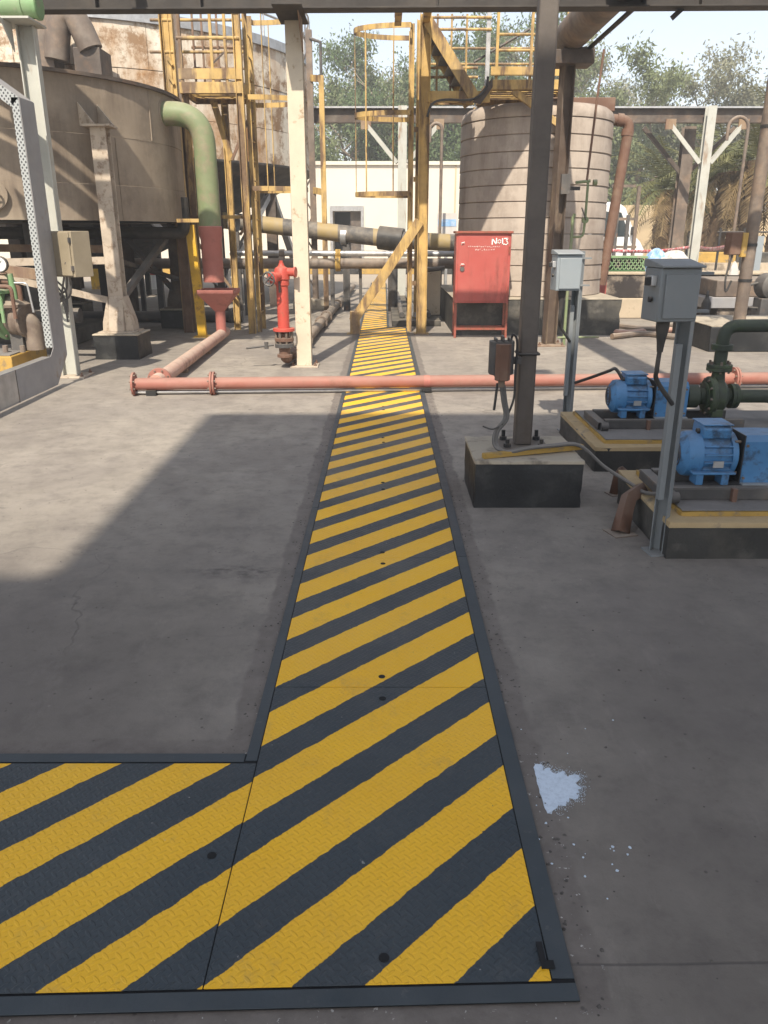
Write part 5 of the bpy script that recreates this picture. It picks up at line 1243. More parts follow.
# ------------------------------------------------------------------ pumps on plinths
def plinth(x0, x1, y0, y1, h, label):
    t = thing('pump_plinth', label, 'plinth', ((x0+x1)/2, (y0+y1)/2, 0), 'black pump plinths')
    MB().rough_box(x0, x1, y0, y1, 0, h, 0.04, 0.005, 0.014, seed=int(y0*10)).build('body', M['bitumen_old'], t)
    MB().rough_box(x0-0.002, x1, y0-0.002, y1, h-0.018, h+0.012, 0.035, 0.003, 0.014, seed=int(y0*7)).build('lip', M['tan_edge'], t)
    MB().rough_box(x0+0.08, x1, y0+0.085, y1-0.08, h+0.004, h+0.036, 0.035, 0.003, 0.008, seed=int(y0*5)).build('grout_edge', M['kerb_yellow'], t)
    MB().box(x0+0.092, x1, y0+0.097, y1-0.092, h+0.036, h+0.042).build('grout_pad', M['grout'], t, bevel=0.003)
    return h+0.042
def pump_set(ox, oy, zt, label, pipe=True):
    """motor at left, pump casing at right; axis along X at (oy, zc)"""
    zc = zt + 0.205; t = thing('pump_set', label, 'pump', (ox+0.4, oy, zt), 'blue motor pump sets')
    L = 0.95
    for y in (oy-0.165, oy+0.165):
        MB().channel((ox-0.06, y, zt+0.035), (ox+L, y, zt+0.035), 0.05, 0.065, 0.007, up=(0,0,1)).build('base_rail', M['dark_steel'], t, bevel=0.002)
    MB().channel((ox-0.09, oy-0.22, zt+0.03), (ox-0.09, oy+0.20, zt+0.03), 0.06, 0.055, 0.007, up=(0,0,1)).build('base_end', M['dark_steel'], t, bevel=0.003)
    MB().cyl((ox-0.10, oy-0.235, zt+0.03), (ox-0.05, oy-0.235, zt+0.03), 0.03, n=14).build('rail_end_plate', M['dark_steel'], t)
    for x in (ox+0.25, ox+0.7): MB().box(x-0.012, x+0.012, oy-0.22, oy-0.19, zt, zt+0.07).build('anchor_lug', M['rust_pipe'], t)
    for x in (ox+0.085, ox+0.22):
        for y in (oy-0.10, oy+0.10):
            MB().box(x-0.02, x+0.02, y-0.045, y+0.045, zt+0.069, zt+0.125).build('motor_foot', M['blue'], t, bevel=0.004)
    MB().box(ox+0.045, ox+0.27, oy-0.15, oy+0.15, zt+0.126, zt+0.138).build('foot_bar', M['blue'], t, bevel=0.003)
    R = 0.116
    mt = MB().lathe((ox, oy, zc), (1,0,0), [(0.001,0.0),(0.075,0.0),(0.082,0.004),(R+0.002,0.03),(R+0.006,0.05),(R+0.006,0.105),(R-0.012,0.106),(R-0.012,0.255),(R+0.004,0.256),(R+0.004,0.285),(R-0.02,0.30),(0.001,0.302)], 32).build('motor', M['blue'], t)
    for i in range(18):
        a = 2*math.pi*(i+0.5)/18
        if math.sin(a) > 0.75 or math.sin(a) < -0.82: continue
        ca, sa = math.cos(a), math.sin(a)
        MB().bar((ox+0.108, oy+ca*(R-0.002), zc+sa*(R-0.002)), (ox+0.254, oy+ca*(R-0.002), zc+sa*(R-0.002)), 0.006, 0.030, up=(0, ca, sa)).build('cooling_fin', M['blue'], mt)
    for i in range(3): MB().lathe((ox-0.002, oy, zc), (1,0,0), [(0.022+0.02*i, 0), (0.022+0.02*i, -0.003), (0.028+0.02*i, -0.003), (0.028+0.02*i, 0)], 24).build('grille_ring', M['dark_steel'], mt)
    tb = MB().extrude([(ox+0.10, oy-0.075, zc+R-0.02), (ox+0.10, oy-0.085, zc+R+0.035), (ox+0.10, oy-0.06, zc+R+0.05), (ox+0.10, oy+0.075, zc+R+0.05), (ox+0.10, oy+0.085, zc+R-0.02)], (0.15,0,0)).build('terminal_box', M['blue'], t, bevel=0.008)
    MB().box(ox+0.095, ox+0.255, oy-0.08, oy+0.085, zc+R+0.051, zc+R+0.058).build('terminal_lid', M['blue'], tb, bevel=0.002)
    MB().cyl((ox+0.085, oy-0.02, zc+R+0.01), (ox+0.10, oy-0.02, zc+R+0.01), 0.016, n=10).build('terminal_gland', M['rubber'], tb)
    MB().obox((ox+0.18, oy-R-0.012, zc-0.028), (0.055, 0.004, 0.035)).build('nameplate', M['galv'], mt)
    for a in range(4):
        t_ = math.pi/4+a*math.pi/2; MB().cyl((ox+0.27, oy+(R+0.003)*math.cos(t_), zc+(R+0.003)*math.sin(t_)), (ox+0.30, oy+(R+0.003)*math.cos(t_), zc+(R+0.003)*math.sin(t_)), 0.008, n=6).build('tie_bolt', M['iron'], mt)
    for bx2, bz2 in ((ox+0.325, zt+0.10), (ox+0.53, zt+0.10), (ox+0.325, zc+0.07), (ox+0.53, zc+0.07)):
        MB().cyl((bx2, oy-0.122, bz2), (bx2, oy-0.114, bz2), 0.008, n=6).build('guard_bolt', M['iron'], t)
    gx0, gx1 = ox+0.31, ox+0.55
    MB().extrude([(gx0, oy-0.115, zt+0.07), (gx0, oy-0.115, zc+0.09), (gx0, oy-0.085, zc+0.12), (gx0, oy+0.085, zc+0.12), (gx0, oy+0.115, zc+0.09), (gx0, oy+0.115, zt+0.07)], (gx1-gx0,0,0)).build('coupling_guard', M['blue'], t, bevel=0.006)
    MB().box(gx0, gx1, oy-0.15, oy-0.116, zt+0.069, zt+0.075).build('guard_flange', M['grey_light'], t)
    MB().box(gx0-0.006, gx0-0.001, oy-0.12, oy+0.12, zt+0.075, zc+0.125).build('guard_gasket', M['rubber'], t)
    # bearing housing and volute
    MB().lathe((gx1, oy, zc), (1,0,0), [(0.001,0),(0.05,0),(0.085,0.02),(0.085,0.10),(0.065,0.115),(0.06,0.15),(0.10,0.155),(0.10,0.165)], 24).build('bearing_housing', M['green_dark'], t)
    vx = gx1+0.17
    MB().lathe((vx, oy, zc), (1,0,0), [(0.001,0),(0.135,0),(0.145,0.012),(0.145,0.04),(0.125,0.055),(0.13,0.10),(0.10,0.13),(0.06,0.15),(0.06,0.17),(0.09,0.172),(0.09,0.195),(0.001,0.196)], 28).build('volute', M['green_dark'], t)
    for i in range(10):
        a = 2*math.pi*i/10; MB().cyl((vx-0.012, oy+0.125*math.cos(a), zc+0.125*math.sin(a)), (vx+0.05, oy+0.125*math.cos(a), zc+0.125*math.sin(a)), 0.010, n=6).build('casing_bolt', M['iron'], t)
    MB().box(vx+0.02, vx+0.10, oy-0.11, oy+0.11, zt+0.069, zc-0.08).build('pump_foot', M['green_dark'], t, bevel=0.006)
    MB().lathe((vx+0.08, oy+0.02, 0), (0,0,1), [(0.055,zc+0.08),(0.045,zc+0.17),(0.045,zc+0.19)], 18).build('discharge_neck', M['green_dark'], t)
    MB().cyl((vx+0.08, oy+0.02, zc+0.185), (vx+0.08, oy+0.02, zc+0.208), 0.09, n=22).build('discharge_flange', M['green_dark'], t, bevel=0.003)
    return t, Vector((vx+0.08, oy+0.02, zc+0.21)), Vector((vx+0.196, oy, zc))
hN = plinth(1.42, 3.6, 3.68, 4.60, 0.185, 'nearest pump plinth, weathered black with a yellow edged pad')
hF = plinth(1.44, 3.8, 5.22, 6.35, 0.165, 'farther pump plinth behind the nearest motor')
oxn = X(676, 455, 4.12)
tN, dN, sN = pump_set(oxn, 4.12, hN, 'nearest blue electric motor and pump at the right edge')
oxf = X(608, 400, 5.80)
tF, dF, sF = pump_set(oxf, 5.80, hF, 'farther blue motor driving a dark green pump')
def pump_pipe(d, s, label, zt):
    t = thing('pump_pipe', label, 'pipe', (d.x, d.y, d.z), 'green pump pipework')
    MB().cyl(d, d+Vector((0,0,0.022)), 0.09, n=22).build('flange', M['green_dark'], t, bevel=0.003)
    MB().tube(elbow(d+Vector((0,0,0.02)), (d.x, d.y, zt), (d.x+2.2, d.y+0.15, zt), 0.10, 8), 0.046, 18).build('riser', M['green_dark'], t)
    MB().cyl((d.x, d.y, zt-0.17), (d.x, d.y, zt-0.13), 0.075, n=18).build('collar', M['green_dark'], t, bevel=0.003)
    for i in range(6):
        a = 2*math.pi*i/6+.3; MB().cyl((d.x+0.072*math.cos(a), d.y+0.072*math.sin(a), d.z-0.04), (d.x+0.072*math.cos(a), d.y+0.072*math.sin(a), d.z+0.045), 0.009, n=6).build('flange_bolt', M['iron'], t)
    MB().cyl(s, s+Vector((0.03,0,0)), 0.09, n=20).build('suction_flange', M['green_dark'], t, bevel=0.003)
    MB().tube(elbow(s+Vector((0.03,0,0)), s+Vector((0.35,0,0)), s+Vector((0.36,-0.0,-s.z+0.02)), 0.1, 6), 0.05, 16).build('suction_pipe', M['green_dark'], t)
    return t
pump_pipe(dF, sF, 'dark green discharge pipe rising from the farther pump and turning right', Z(326, dF.y))
pump_pipe(dN, sN, 'dark green pipework of the nearest pump beyond the right edge', 0.95)
# motor cable
mc = MB().tube(catmull([(fb.x+0.02, fb.y-0.1, 0.42), (fb.x+0.10, fb.y-0.3, 0.50), (oxf-0.02, 5.78, 0.60), (oxf+0.03, 5.78, 0.615), (oxf+0.09, 5.78, hF+0.205+0.12)], 7), 0.012, 8).build('motor_cable', M['rubber'])
tag(mc, 'black cable arching from the grey channel post to the far motor', 'cable')
# rusty cable duct stubs on the floor by the nearest plinth
def stub(pts, w, label):
    pts = [Vector(p) for p in pts]; t = thing('cable_duct', label, 'duct', (pts[0].x, pts[0].y, 0), 'rusty cable duct stubs')
    m = MB(); m.tube(pts, [w*1.15]+[w]*(len(pts)-1), 4, cap=False); o = m.build('duct', M['rust_pipe'], t)
    md = o.modifiers.new('solid', 'SOLIDIFY'); md.thickness = 0.005; md.offset = -1
    MB().obox((pts[0].x, pts[0].y, 0.003), (w*3, w*3, 0.006), 0.3).build('foot', M['iron'], t)
    return t
g0 = G(620, 533)
stub([(g0.x, g0.y, 0.004), (g0.x+0.03, g0.y+0.05, 0.10), (g0.x+0.06, g0.y+0.10, 0.17), (g0.x+0.15, g0.y+0.16, 0.205)], 0.045, 'bent rusty cable duct rising beside the nearest grey post')
g1 = G(615, 494)
stub([(g1.x, g1.y, 0.004), (g1.x+0.01, g1.y, 0.12), (g1.x+0.03, g1.y-0.02, 0.17)], 0.032, 'short rusty cable duct stub left of the nearest pump plinth')

# ------------------------------------------------------------------ left valve skid
sx_, sy_ = X(10, 350, 9.0), 9.0
sk = thing('valve_skid', 'tan concrete skid with yellow edge at the left border', 'plinth', (-4.7, 9.2, 0))
ex = X(33, 355, 9.3)
MB().box(-7, ex+0.25, 8.2, 10.0, 0, 0.10).build('pad', M['conc_top'], sk, bevel=0.01)
MB().box(-7, ex, 8.75, 9.7, 0.101, 0.27).build('kerb', M['kerb_yellow'], sk, bevel=0.01)
MB().box(-7, ex-0.03, 8.79, 9.66, 0.271, 0.285).build('pad_top', M['grout'], sk, bevel=0.004)
vl = thing('valve_assembly', 'green flanged valve and pressure gauge on the left skid', 'valve', (-4.6, 9.2, 0.285))
vy = 9.2; vz = Z(321, vy); 
def vx_(u): return X(u, 320, vy)
MB().cyl((-6.6, vy, vz), (vx_(2), vy, vz), 0.13, n=20).build('inlet_pipe', M['rust_pipe'], vl)
flange((vx_(7), vy, vz), (1,-0.35,0), 0.21, 0.035, M['green_old'], vl, bolts=8, pair=False)
MB().lathe((vx_(8), vy, vz), (1,-0.2,0), [(0.10,0),(0.15,0.06),(0.16,0.14),(0.12,0.2),(0.18,0.21),(0.18,0.25),(0.001,0.26)], 22).build('valve_body', M['iron'], vl)
MB().lathe((vx_(14), vy, vz), (0,0,1), [(0.12,0.08),(0.14,0.15),(0.20,0.16),(0.20,0.19),(0.15,0.22),(0.08,0.27),(0.03,0.28),(0.03,0.34)], 20).build('bonnet', M['iron'], vl)
MB().box(vx_(16)-0.07, vx_(16)+0.07, vy-0.06, vy+0.06, 0.286, vz-0.1).build('support', M['dark_steel'], vl)
gxv = vx_(20); gz = Z(264, vy)
MB().tube([(gxv, vy-0.05, vz+0.15), (gxv, vy-0.05, gz-0.30), (gxv-0.02, vy-0.05, gz-0.1)], 0.035, 10).build('riser', M['green_old'], vl)
MB().tube(elbow((gxv+0.05, vy-0.02, vz+0.2), (gxv+0.05, vy-0.02, gz-0.2), (gxv-0.5, vy-0.02, gz-0.16), 0.08, 5), 0.03, 10).build('side_riser', M['rust_pipe'], vl)
MB().tube(elbow((gxv+0.02, vy-0.05, vz+0.42), (gxv+0.16, vy-0.05, vz+0.42), (gxv+0.19, vy-0.05, vz+0.1), 0.04, 4), 0.012, 8).build('impulse_line', M['galv'], vl)
ga = MB().cyl((vx_(12), vy-0.10, gz), (vx_(12), vy-0.05, gz), 0.085, n=24).build('gauge', M['dark_steel'], vl, bevel=0.004)
MB().cyl((vx_(12), vy-0.104, gz), (vx_(12), vy-0.101, gz), 0.074, n=24).build('dial', M['dial'], ga)
MB().bar((vx_(12), vy-0.106, gz), (vx_(12)+0.03, vy-0.106, gz+0.04), 0.006, 0.002, up=(0,1,0)).build('needle', M['black_steel'], ga)
MB().tube([(vx_(12), vy-0.075, gz-0.08), (gxv-0.01, vy-0.06, gz-0.16)], 0.014, 8).build('gauge_stem', M['green_old'], vl)
flange((vx_(24), vy, vz), (1,-0.2,0), 0.17, 0.03, M['iron'], vl, bolts=8, pair=True)
MB().tube(elbow((vx_(24), vy, vz), (vx_(33), vy-0.02, vz), (vx_(33), vy-0.02, 0.29), 0.1, 6), 0.10, 16).build('outlet_elbow', M['iron'], vl)
MB().lathe((vx_(4), vy-0.1, vz), (0,0,1), [(0.09,0.1),(0.09,0.3),(0.15,0.31),(0.15,0.345),(0.05,0.36),(0.05,0.5)], 18).build('gate_bonnet', M['green_old'], vl)
MB().lathe((vx_(4), vy-0.1, vz+0.52), (0,0,1), [(0.14,-0.012),(0.155,0),(0.14,0.012),(0.125,0),(0.14,-0.012)], 20).build('handwheel', M['rust_pipe'], vl)
MB().tube([(vx_(4)-0.14, vy-0.1, vz+0.52), (vx_(4)+0.14, vy-0.1, vz+0.52)], 0.012, 6).build('wheel_spoke', M['rust_pipe'], vl)
MB().tube(elbow((-6, vy-0.25, Z(285,vy)), (vx_(26), vy-0.25, Z(285,vy)), (vx_(26), vy-0.25, vz+0.05), 0.06, 5), 0.022, 8).build('small_pipe', M['rust_pipe'], vl)
MB().tube(elbow((-6, vy-0.2, Z(294,vy)), (vx_(12), vy-0.2, Z(294,vy)), (vx_(12), vy-0.2, vz), 0.05, 5), 0.02, 8).build('small_pipe', M['green_old'], vl)
for u in (10, 27): MB().cyl((vx_(u), vy-0.22, 0.286), (vx_(u), vy-0.22, 0.36), 0.03, n=8).build('anchor_stud', M['iron'], vl)
MB().bar((-6.0, vy+0.5, Z(255, vy)), (vx_(42), vy+0.55, Z(279, vy)), 0.1, 0.12).build('rusty_brace', M['rust_steel'], vl)
MB().bar((vx_(42), vy+0.55, 0.286), (vx_(42), vy+0.55, Z(276, vy)), 0.06, 0.06, up=(0,1,0)).build('brace_post', M['dark_steel'], vl)

# ------------------------------------------------------------------ pipe rack and pipes across the middle distance
YR = 20.5
rk = thing('pipe_rack', 'dark steel pipe rack beam on white braced columns behind the tanks', 'pipe rack', (3, YR, 0))
zr = Z(115, YR)
MB().ibeam((-4.0, YR, zr), (16, YR, zr), 0.20, 0.34, 0.02, 0.014).build('rack_beam', M['brown_beam'], rk)
MB().box(-4.0, 16, YR-0.13, YR-0.104, zr+0.13, zr+0.168).build('top_cable_tray', M['galv'], rk)
for u in (402, 700):
    x = X(u, 200, YR-0.28)
    MB().ibeam((x, YR-0.28, 0), (x, YR-0.28, zr+0.15), 0.2, 0.2, up=(0,1,0)).build('column', M['white_steel'], rk)
    for s_ in (-1, 1):
        MB().bar((x+s_*0.12, YR-0.28, zr-1.05), (x+s_*0.85, YR-0.1, zr-0.20), 0.09, 0.09).build('knee_brace', M['white_steel'], rk)
        MB().box(x+s_*0.85-0.12, x+s_*0.85+0.12, YR-0.16, YR-0.11, zr-0.32, zr-0.10).build('brace_plate', M['rust_steel'], rk)
x = X(688, 200, YR+0.1)
MB().ibeam((x, YR+0.6, 0), (x, YR+0.6, zr-0.18), 0.28, 0.24, up=(0,1,0)).build('column', M['brown_pipe'], rk)
for s_ in (-1, 1): MB().bar((x, YR+0.6, zr-1.3), (x+s_*1.1, YR+0.6, zr-0.2), 0.09, 0.09).build('knee_brace', M['brown_beam'], rk)
# gooseneck vents
for (u0, u1, vt, vb, Yg, lab) in ((728, 748, 120, 265, 19.0, 'thin gooseneck vent pipe by the right white column'), (378, 402, 122, 250, 19.4, 'thin gooseneck vent pipe behind the caged ladder'), (430, 442, 122, 240, 19.4, 'thin gooseneck vent pipe left of the beige tank')):
    if u0 == 378: continue
    xm, rr = (X(u0, vt+10, Yg)+X(u1, vt+10, Yg))/2, abs(X(u1, vt+10, Yg)-X(u0, vt+10, Yg))/2
    zc_ = Z(vt+8, Yg); sgn = 1
    pp = [(xm-rr, Yg, zc_-0.25)] + [(xm-rr*math.cos(t), Yg, zc_+rr*math.sin(t)) for t in [math.pi*i/10 for i in range(11)]] + [(xm+rr, Yg, 0)]
    g_ = MB().tube(pp, 0.036, 10).build('gooseneck_vent', M['brown_pipe'], origin=(xm+rr, Yg, 0)); tag(g_, lab, 'vent pipe', 'gooseneck vents')

# black and yellow banded pipe
def band_mat():
    t = NT('banded_pipe'); co = t.coord('World'); x, y, z = t.sep(co)
    fr = t.math('FRACT', t.math('DIVIDE', t.math('ADD', x, 0.25), 1.15))
    m = t.math('MULTIPLY', t.ramp(fr, 0.02, 0.03), t.ramp(fr, 0.40, 0.39))
    n_ = t.noise(co, 6, 6, 0.65)
    c = t.mix(m, (0.085, 0.08, 0.075), (0.32, 0.235, 0.10))
    c = t.mix(t.ramp(n_, 0.4, 0.75, 0, 0.8), c, (0.30, 0.25, 0.19))
    return t.out(c, 0.65)
M['band'] = band_mat()
bpz = thing('banded_pipe', 'large black and yellow banded pipe crossing behind the ladders', 'pipe', P(340, 262, 17.2))
q0, q1, q2 = P(150, 212, 18.2), P(400, 240, 17.0), P(475, 244, 17.3)
MB().tube([q0, q1, q2], 0.17, 18).build('pipe', M['band'], bpz)
cdir = (q1-q0).normalized()
MB().cyl(P(391, 239, 17.05)-cdir*0.25, P(391, 239, 17.05)+cdir*0.25, 0.23, n=20).build('valve_body', M['black_steel'], bpz)
MB().cyl(P(391, 236, 17.05), P(391, 229, 17.05), 0.12, n=14).build('valve_bonnet', M['black_steel'], bpz)
for u in (346, 235):
    b_ = P(u, 236 if u == 346 else 224, 17.25); MB().box(b_.x-0.07, b_.x+0.07, b_.y-0.06, b_.y+0.06, 0, b_.z-0.15).build('support', M['dark_steel'], bpz)
    MB().lathe(b_-cdir*0.08, cdir, [(0.172,0),(0.19,0),(0.19,0.12),(0.172,0.12)], 18).build('clamp', M['galv'], bpz)
b_ = P(393, 250, 17.05); MB().cyl((b_.x, b_.y, 0), (b_.x, b_.y, b_.z), 0.10, n=14).build('drop_leg', M['dark_steel'], bpz)
for (v0, v1, r_, u0, u1, lab, nm) in ((253, 254, 0.055, 230, 470, 'thin grey pipe just above the paired lower pipe', 'upper'), (263.5, 263.5, 0.10, 90, 478, 'grey flanged pipe running low behind the ladders', 'lower')):
    a = P(u0, v0, 16.2); b = P(u1, v1, 16.2)
    t_ = thing('yard_pipe', lab, 'pipe', ((a.x+b.x)/2, 16.2, 0))
    MB().cyl(a, b, r_, n=14).build('pipe', M['galv'] if nm == 'upper' else M['brown_pipe'], t_)
    for u in (210, 282, 338, 420):
        if u < u0: continue
        c = P(u, (v0+v1)/2, 16.2); MB().cyl(c-Vector((0.05,0,0)), c+Vector((0.05,0,0)), r_*1.5, n=14).build('flange', M['kerb_yellow'] if u == 338 else M['brown_pipe'], t_, bevel=0.004)
    if nm == 'lower':
        for u in (140, 245, 332, 440):
            c = P(u, v0, 16.2); MB().box(c.x-0.04, c.x+0.04, 16.16, 16.24, 0, c.z-r_).build('support', M['dark_steel'], t_)
    else:
        for u in (250, 360, 455):
            c = P(u, v0, 16.2); MB().box(c.x-0.03, c.x+0.03, 16.33, 16.38, 0, c.z-r_).build('support', M['dark_steel'], t_)
            MB().box(c.x-0.03, c.x+0.03, 16.17, 16.38, c.z-r_-0.03, c.z-r_).build('support_arm', M['dark_steel'], t_)
# dark pipes under the brown tank
for i, (z_, y_, r_, x1_, lab) in enumerate(((1.55, 12.6, 0.09, -3.0, 'dark pipe with upturned end hung under the brown tank'), (0.10, 14.9, 0.10, -2.6, 'dark pipe on the floor under the brown tank'))):
    t_ = thing('tank_pipe', lab, 'pipe', (-5, y_, 0))
    if i == 0:
        MB().tube(elbow((-7.5, y_, z_), (x1_, y_, z_), (x1_, y_-0.02, z_+0.5), 0.12, 6), r_, 14).build('pipe', M['black_steel'], t_)
        for x in (-6.5, -4.2): MB().cyl((x, y_, z_), (x, y_, 1.72), 0.02, n=8).build('hanger', M['black_steel'], t_)
    else:
        MB().cyl((-8, y_, z_), (x1_, y_, z_), r_, n=14).build('pipe', M['dark_steel'], t_)
        flange((x1_-0.2, y_, z_), (1,0,0), 0.15, 0.03, M['dark_steel'], t_)
for i, (u, Yq) in enumerate(((137, 21), (146, 21.5), (172, 20.5), (158, 17.0), (118, 22), (128, 21.0))):
    x = X(u, 260, Yq)
    o_ = MB().box(x-0.06, x+0.06, Yq-0.06, Yq+0.06, 0, 1.9+0.1*i).box(x-0.16, x+0.16, Yq-0.14, Yq+0.14, 0, 0.02).build('pipe_stanchion', M['black_steel'] if i != 3 else M['dark_steel'])
    o_['_skip'] = 1
    tag(o_, ['black stanchion in the gap under the brown tank', 'black stanchion next to it under the brown tank', 'black stanchion beside the rear tank leg', 'grey stanchion standing midway under the brown tank', 'black stanchion left of the yellow skid frame under the tank', 'black stanchion before the yellow panel under the tank'][i], 'stanchion', 'stanchions seen under the brown tank')
# yellow machinery frame seen under the tank
yf = thing('skid_frame', 'bright yellow skid frame seen through the gap under the brown tank', 'skid frame', (-8.6, 24, 0))
for x in (-9.3, -8.4, -7.6): MB().box(x-0.12, x+0.12, 23.9, 24.1, 0, 2.1).build('upright', M['yellow_bright'], yf)
MB().box(-9.6, -8.3, 23.85, 23.9, 1.55, 2.2).build('panel', M['yellow_bright'], yf)
MB().box(-9.6, -7.4, 23.85, 24.15, 0.9, 1.15).build('rail', M['yellow_bright'], yf)
rw = thing('marker_post', 'red and white marker post seen under the brown tank', 'post', (-6.75, 24, 0))
for k_ in range(6): MB().cyl((-6.75, 24, 0.4*k_), (-6.75, 24, 0.4*k_+0.398), 0.10, n=12).build('band', M['red'] if k_ % 2 else M['white_paint'], rw)

# ------------------------------------------------------------------ white wall with doorway, yard kerbs, far walls
YW = 36.0
wl = thing('white_building', 'long white plastered building wall with dark doorway at the back', 'building', (-8, YW, 0))
wz = Z(165, YW); wx0, wx1 = -26, X(478, 200, YW)
d0, d1, dzt = X(333, 230, YW), X(361, 230, YW), Z(211, YW)
dzb = Z(253, YW)
MB().box(wx0, d0, YW, YW+6, 0, wz).build('wall', M['white_plaster'], wl)
MB().box(d1, wx1, YW, YW+6, 0, wz).build('wall', M['white_plaster'], wl)
MB().box(d0, d1, YW, YW+6, dzt, wz).build('lintel', M['white_plaster'], wl)
MB().box(d0, d1, YW+1.4, YW+1.5, 0, dzt).build('dark_interior', M['dark_void'], wl)
MB().box(d0+0.62*(d1-d0), d1, YW+0.3, YW+0.36, 0, dzt).build('door_leaf', M['brown_beam'], wl)
for xx in (d0-0.22, d1): MB().box(xx+(0.1 if xx < d0 else 0), xx+(0.22 if xx < d0 else 0.12), YW-0.06, YW-0.001, 0, dzt+0.2).build('door_jamb', M['galv'], wl)
MB().box(d0, d1, YW-0.06, YW-0.001, dzt, dzt+0.2).build('door_head', M['galv'], wl)
MB().box(wx0-0.1, wx1+0.1, YW-0.12, YW+6, wz, wz+0.14).build('coping', M['white_plaster'], wl)
for u in (303, 420, 455): MB().box(X(u,200,YW)-0.03, X(u,200,YW)+0.03, YW-0.03, YW-0.001, 0, wz).build('panel_joint', M['tan_wall'], wl)
kb_ = thing('striped_kerb', 'yellow and black kerb along the foot of the white building', 'kerb', (-4, 33, 0))
for i in range(16): MB().box(-12+i*1.0, -12+i*1.0+0.99, 32.8, 33.1, 0, 0.3).build('kerb_block', M['kerb_yellow'] if i % 2 else M['black_steel'], kb_, bevel=0.02)
pn = thing('small_sign', 'small blue and white sign left of the beige tank', 'sign', P(447, 250, 20.3))
c_ = P(447, 222, 20.3)
MB().box(c_.x-0.24, c_.x+0.24, c_.y-0.02, c_.y+0.02, c_.z-0.28, c_.z+0.2).build('panel', M['bag_white'], pn)
MB().box(c_.x-0.22, c_.x+0.22, c_.y-0.026, c_.y-0.021, c_.z-0.1, c_.z+0.06).build('blue_band', M['bag_blue'], pn)
MB().cyl((c_.x, c_.y+0.06, 0), (c_.x, c_.y+0.06, c_.z+0.1), 0.04, n=8).build('pole', M['galv'], pn)
# clutter between ladder and plinth: low concrete sump with pipes
sm = thing('pipe_sump', 'dark low sump with pipes right of the narrow striped cover', 'sump', (0.6, 16.5, 0))
MB().box(0.14, 1.0, 14.2, 20.5, 0, 0.10).build('slab', M['bitumen_old'], sm, bevel=0.01)
for i, x in enumerate((0.32, 0.55, 0.8)):
    MB().cyl((x, 14.6, 0.16), (x, 20.0, 0.16), 0.05, n=10).build('pipe', M['dark_steel'] if i != 1 else M['galv'], sm)
MB().box(0.75, 1.05, 15.2, 15.5, 0.1, 0.95).build('valve_stand', M['cream'], sm, bevel=0.01)
MB().tube(elbow((0.6, 15.0, 0.2), (0.6, 15.0, 0.9), (1.1, 15.0, 0.95), 0.1, 5), 0.04, 10).build('riser', M['dark_steel'], sm)

# ------------------------------------------------------------------ right side: low wall, black block, junk, van, rack
YL = 15.6
lw = thing('low_wall', 'stained low concrete wall behind the grey switch boxes', 'wall', (8, YL, 0))
zl = Z(275, YL)
MB().box(X(598,290,YL), 16, YL, YL+0.5, 0.38, zl).build('upper_course', M['dirty_wall'], lw, bevel=0.02)
MB().box(X(598,290,YL), 16, YL-0.05, YL+0.5, 0, 0.378).build('lower_course', M['lower_conc'], lw, bevel=0.02)
MB().box(X(598,290,YL), 16, YL-0.03, YL+0.53, zl+0.001, zl+0.06).build('coping', M['lower_conc'], lw, bevel=0.015)
bb0 = G(708, 352)
bkz = 0.34
bk = thing('concrete_block', 'dark painted concrete block at the right under the tall brown pole', 'block', (bb0.x+1.3, bb0.y+0.6, 0))
MB().box(bb0.x, bb0.x+3.4, bb0.y, bb0.y+1.5, 0, bkz).build('body', M['bitumen'], bk, bevel=0.015)
MB().box(bb0.x-0.003, bb0.x+3.4, bb0.y-0.003, bb0.y+1.5, bkz, bkz+0.015).build('top', M['conc_top'], bk, bevel=0.006)
bpo = Vector((X(740, 315, bb0.y+0.5), bb0.y+0.5, bkz+0.015))
bpp = thing('pole', 'tall dusty brown pole on the dark block near the right edge', 'pole', bpo)
MB().cyl(bpo, bpo+Vector((0,0,4.2)), 0.085, n=18).build('shaft', M['brown_pipe'], bpp)
for zz in (1.02, 0.55, 2.5): MB().cyl(bpo+Vector((0,0,zz)), bpo+Vector((0,0,zz+0.04)), 0.092, n=18).build('strap', M['black_steel'], bpp)
jq = bpo + Vector((-0.24, -0.02, 0.92))
jb2 = thing('junction_box', 'brown and orange junction box on the tall brown pole', 'junction box', jq)
MB().obox(jq+Vector((0,0,0.14)), (0.18, 0.16, 0.30), 0.2).build('case', M['rust_pipe'], jb2, bevel=0.015)
MB().obox(jq+Vector((0.12,-0.05,0.12)), (0.08, 0.06, 0.32), 0.2).build('orange_side', M['kerb_yellow'], jb2, bevel=0.01)
MB().tube(catmull([jq+Vector((0,-0.02,0)), jq+Vector((-0.06,-0.04,-0.3)), jq+Vector((-0.04,-0.05,-0.5)), jq+Vector((0.02,-0.05,-0.35))], 5), 0.014, 7).build('cable', M['rubber'], jb2)
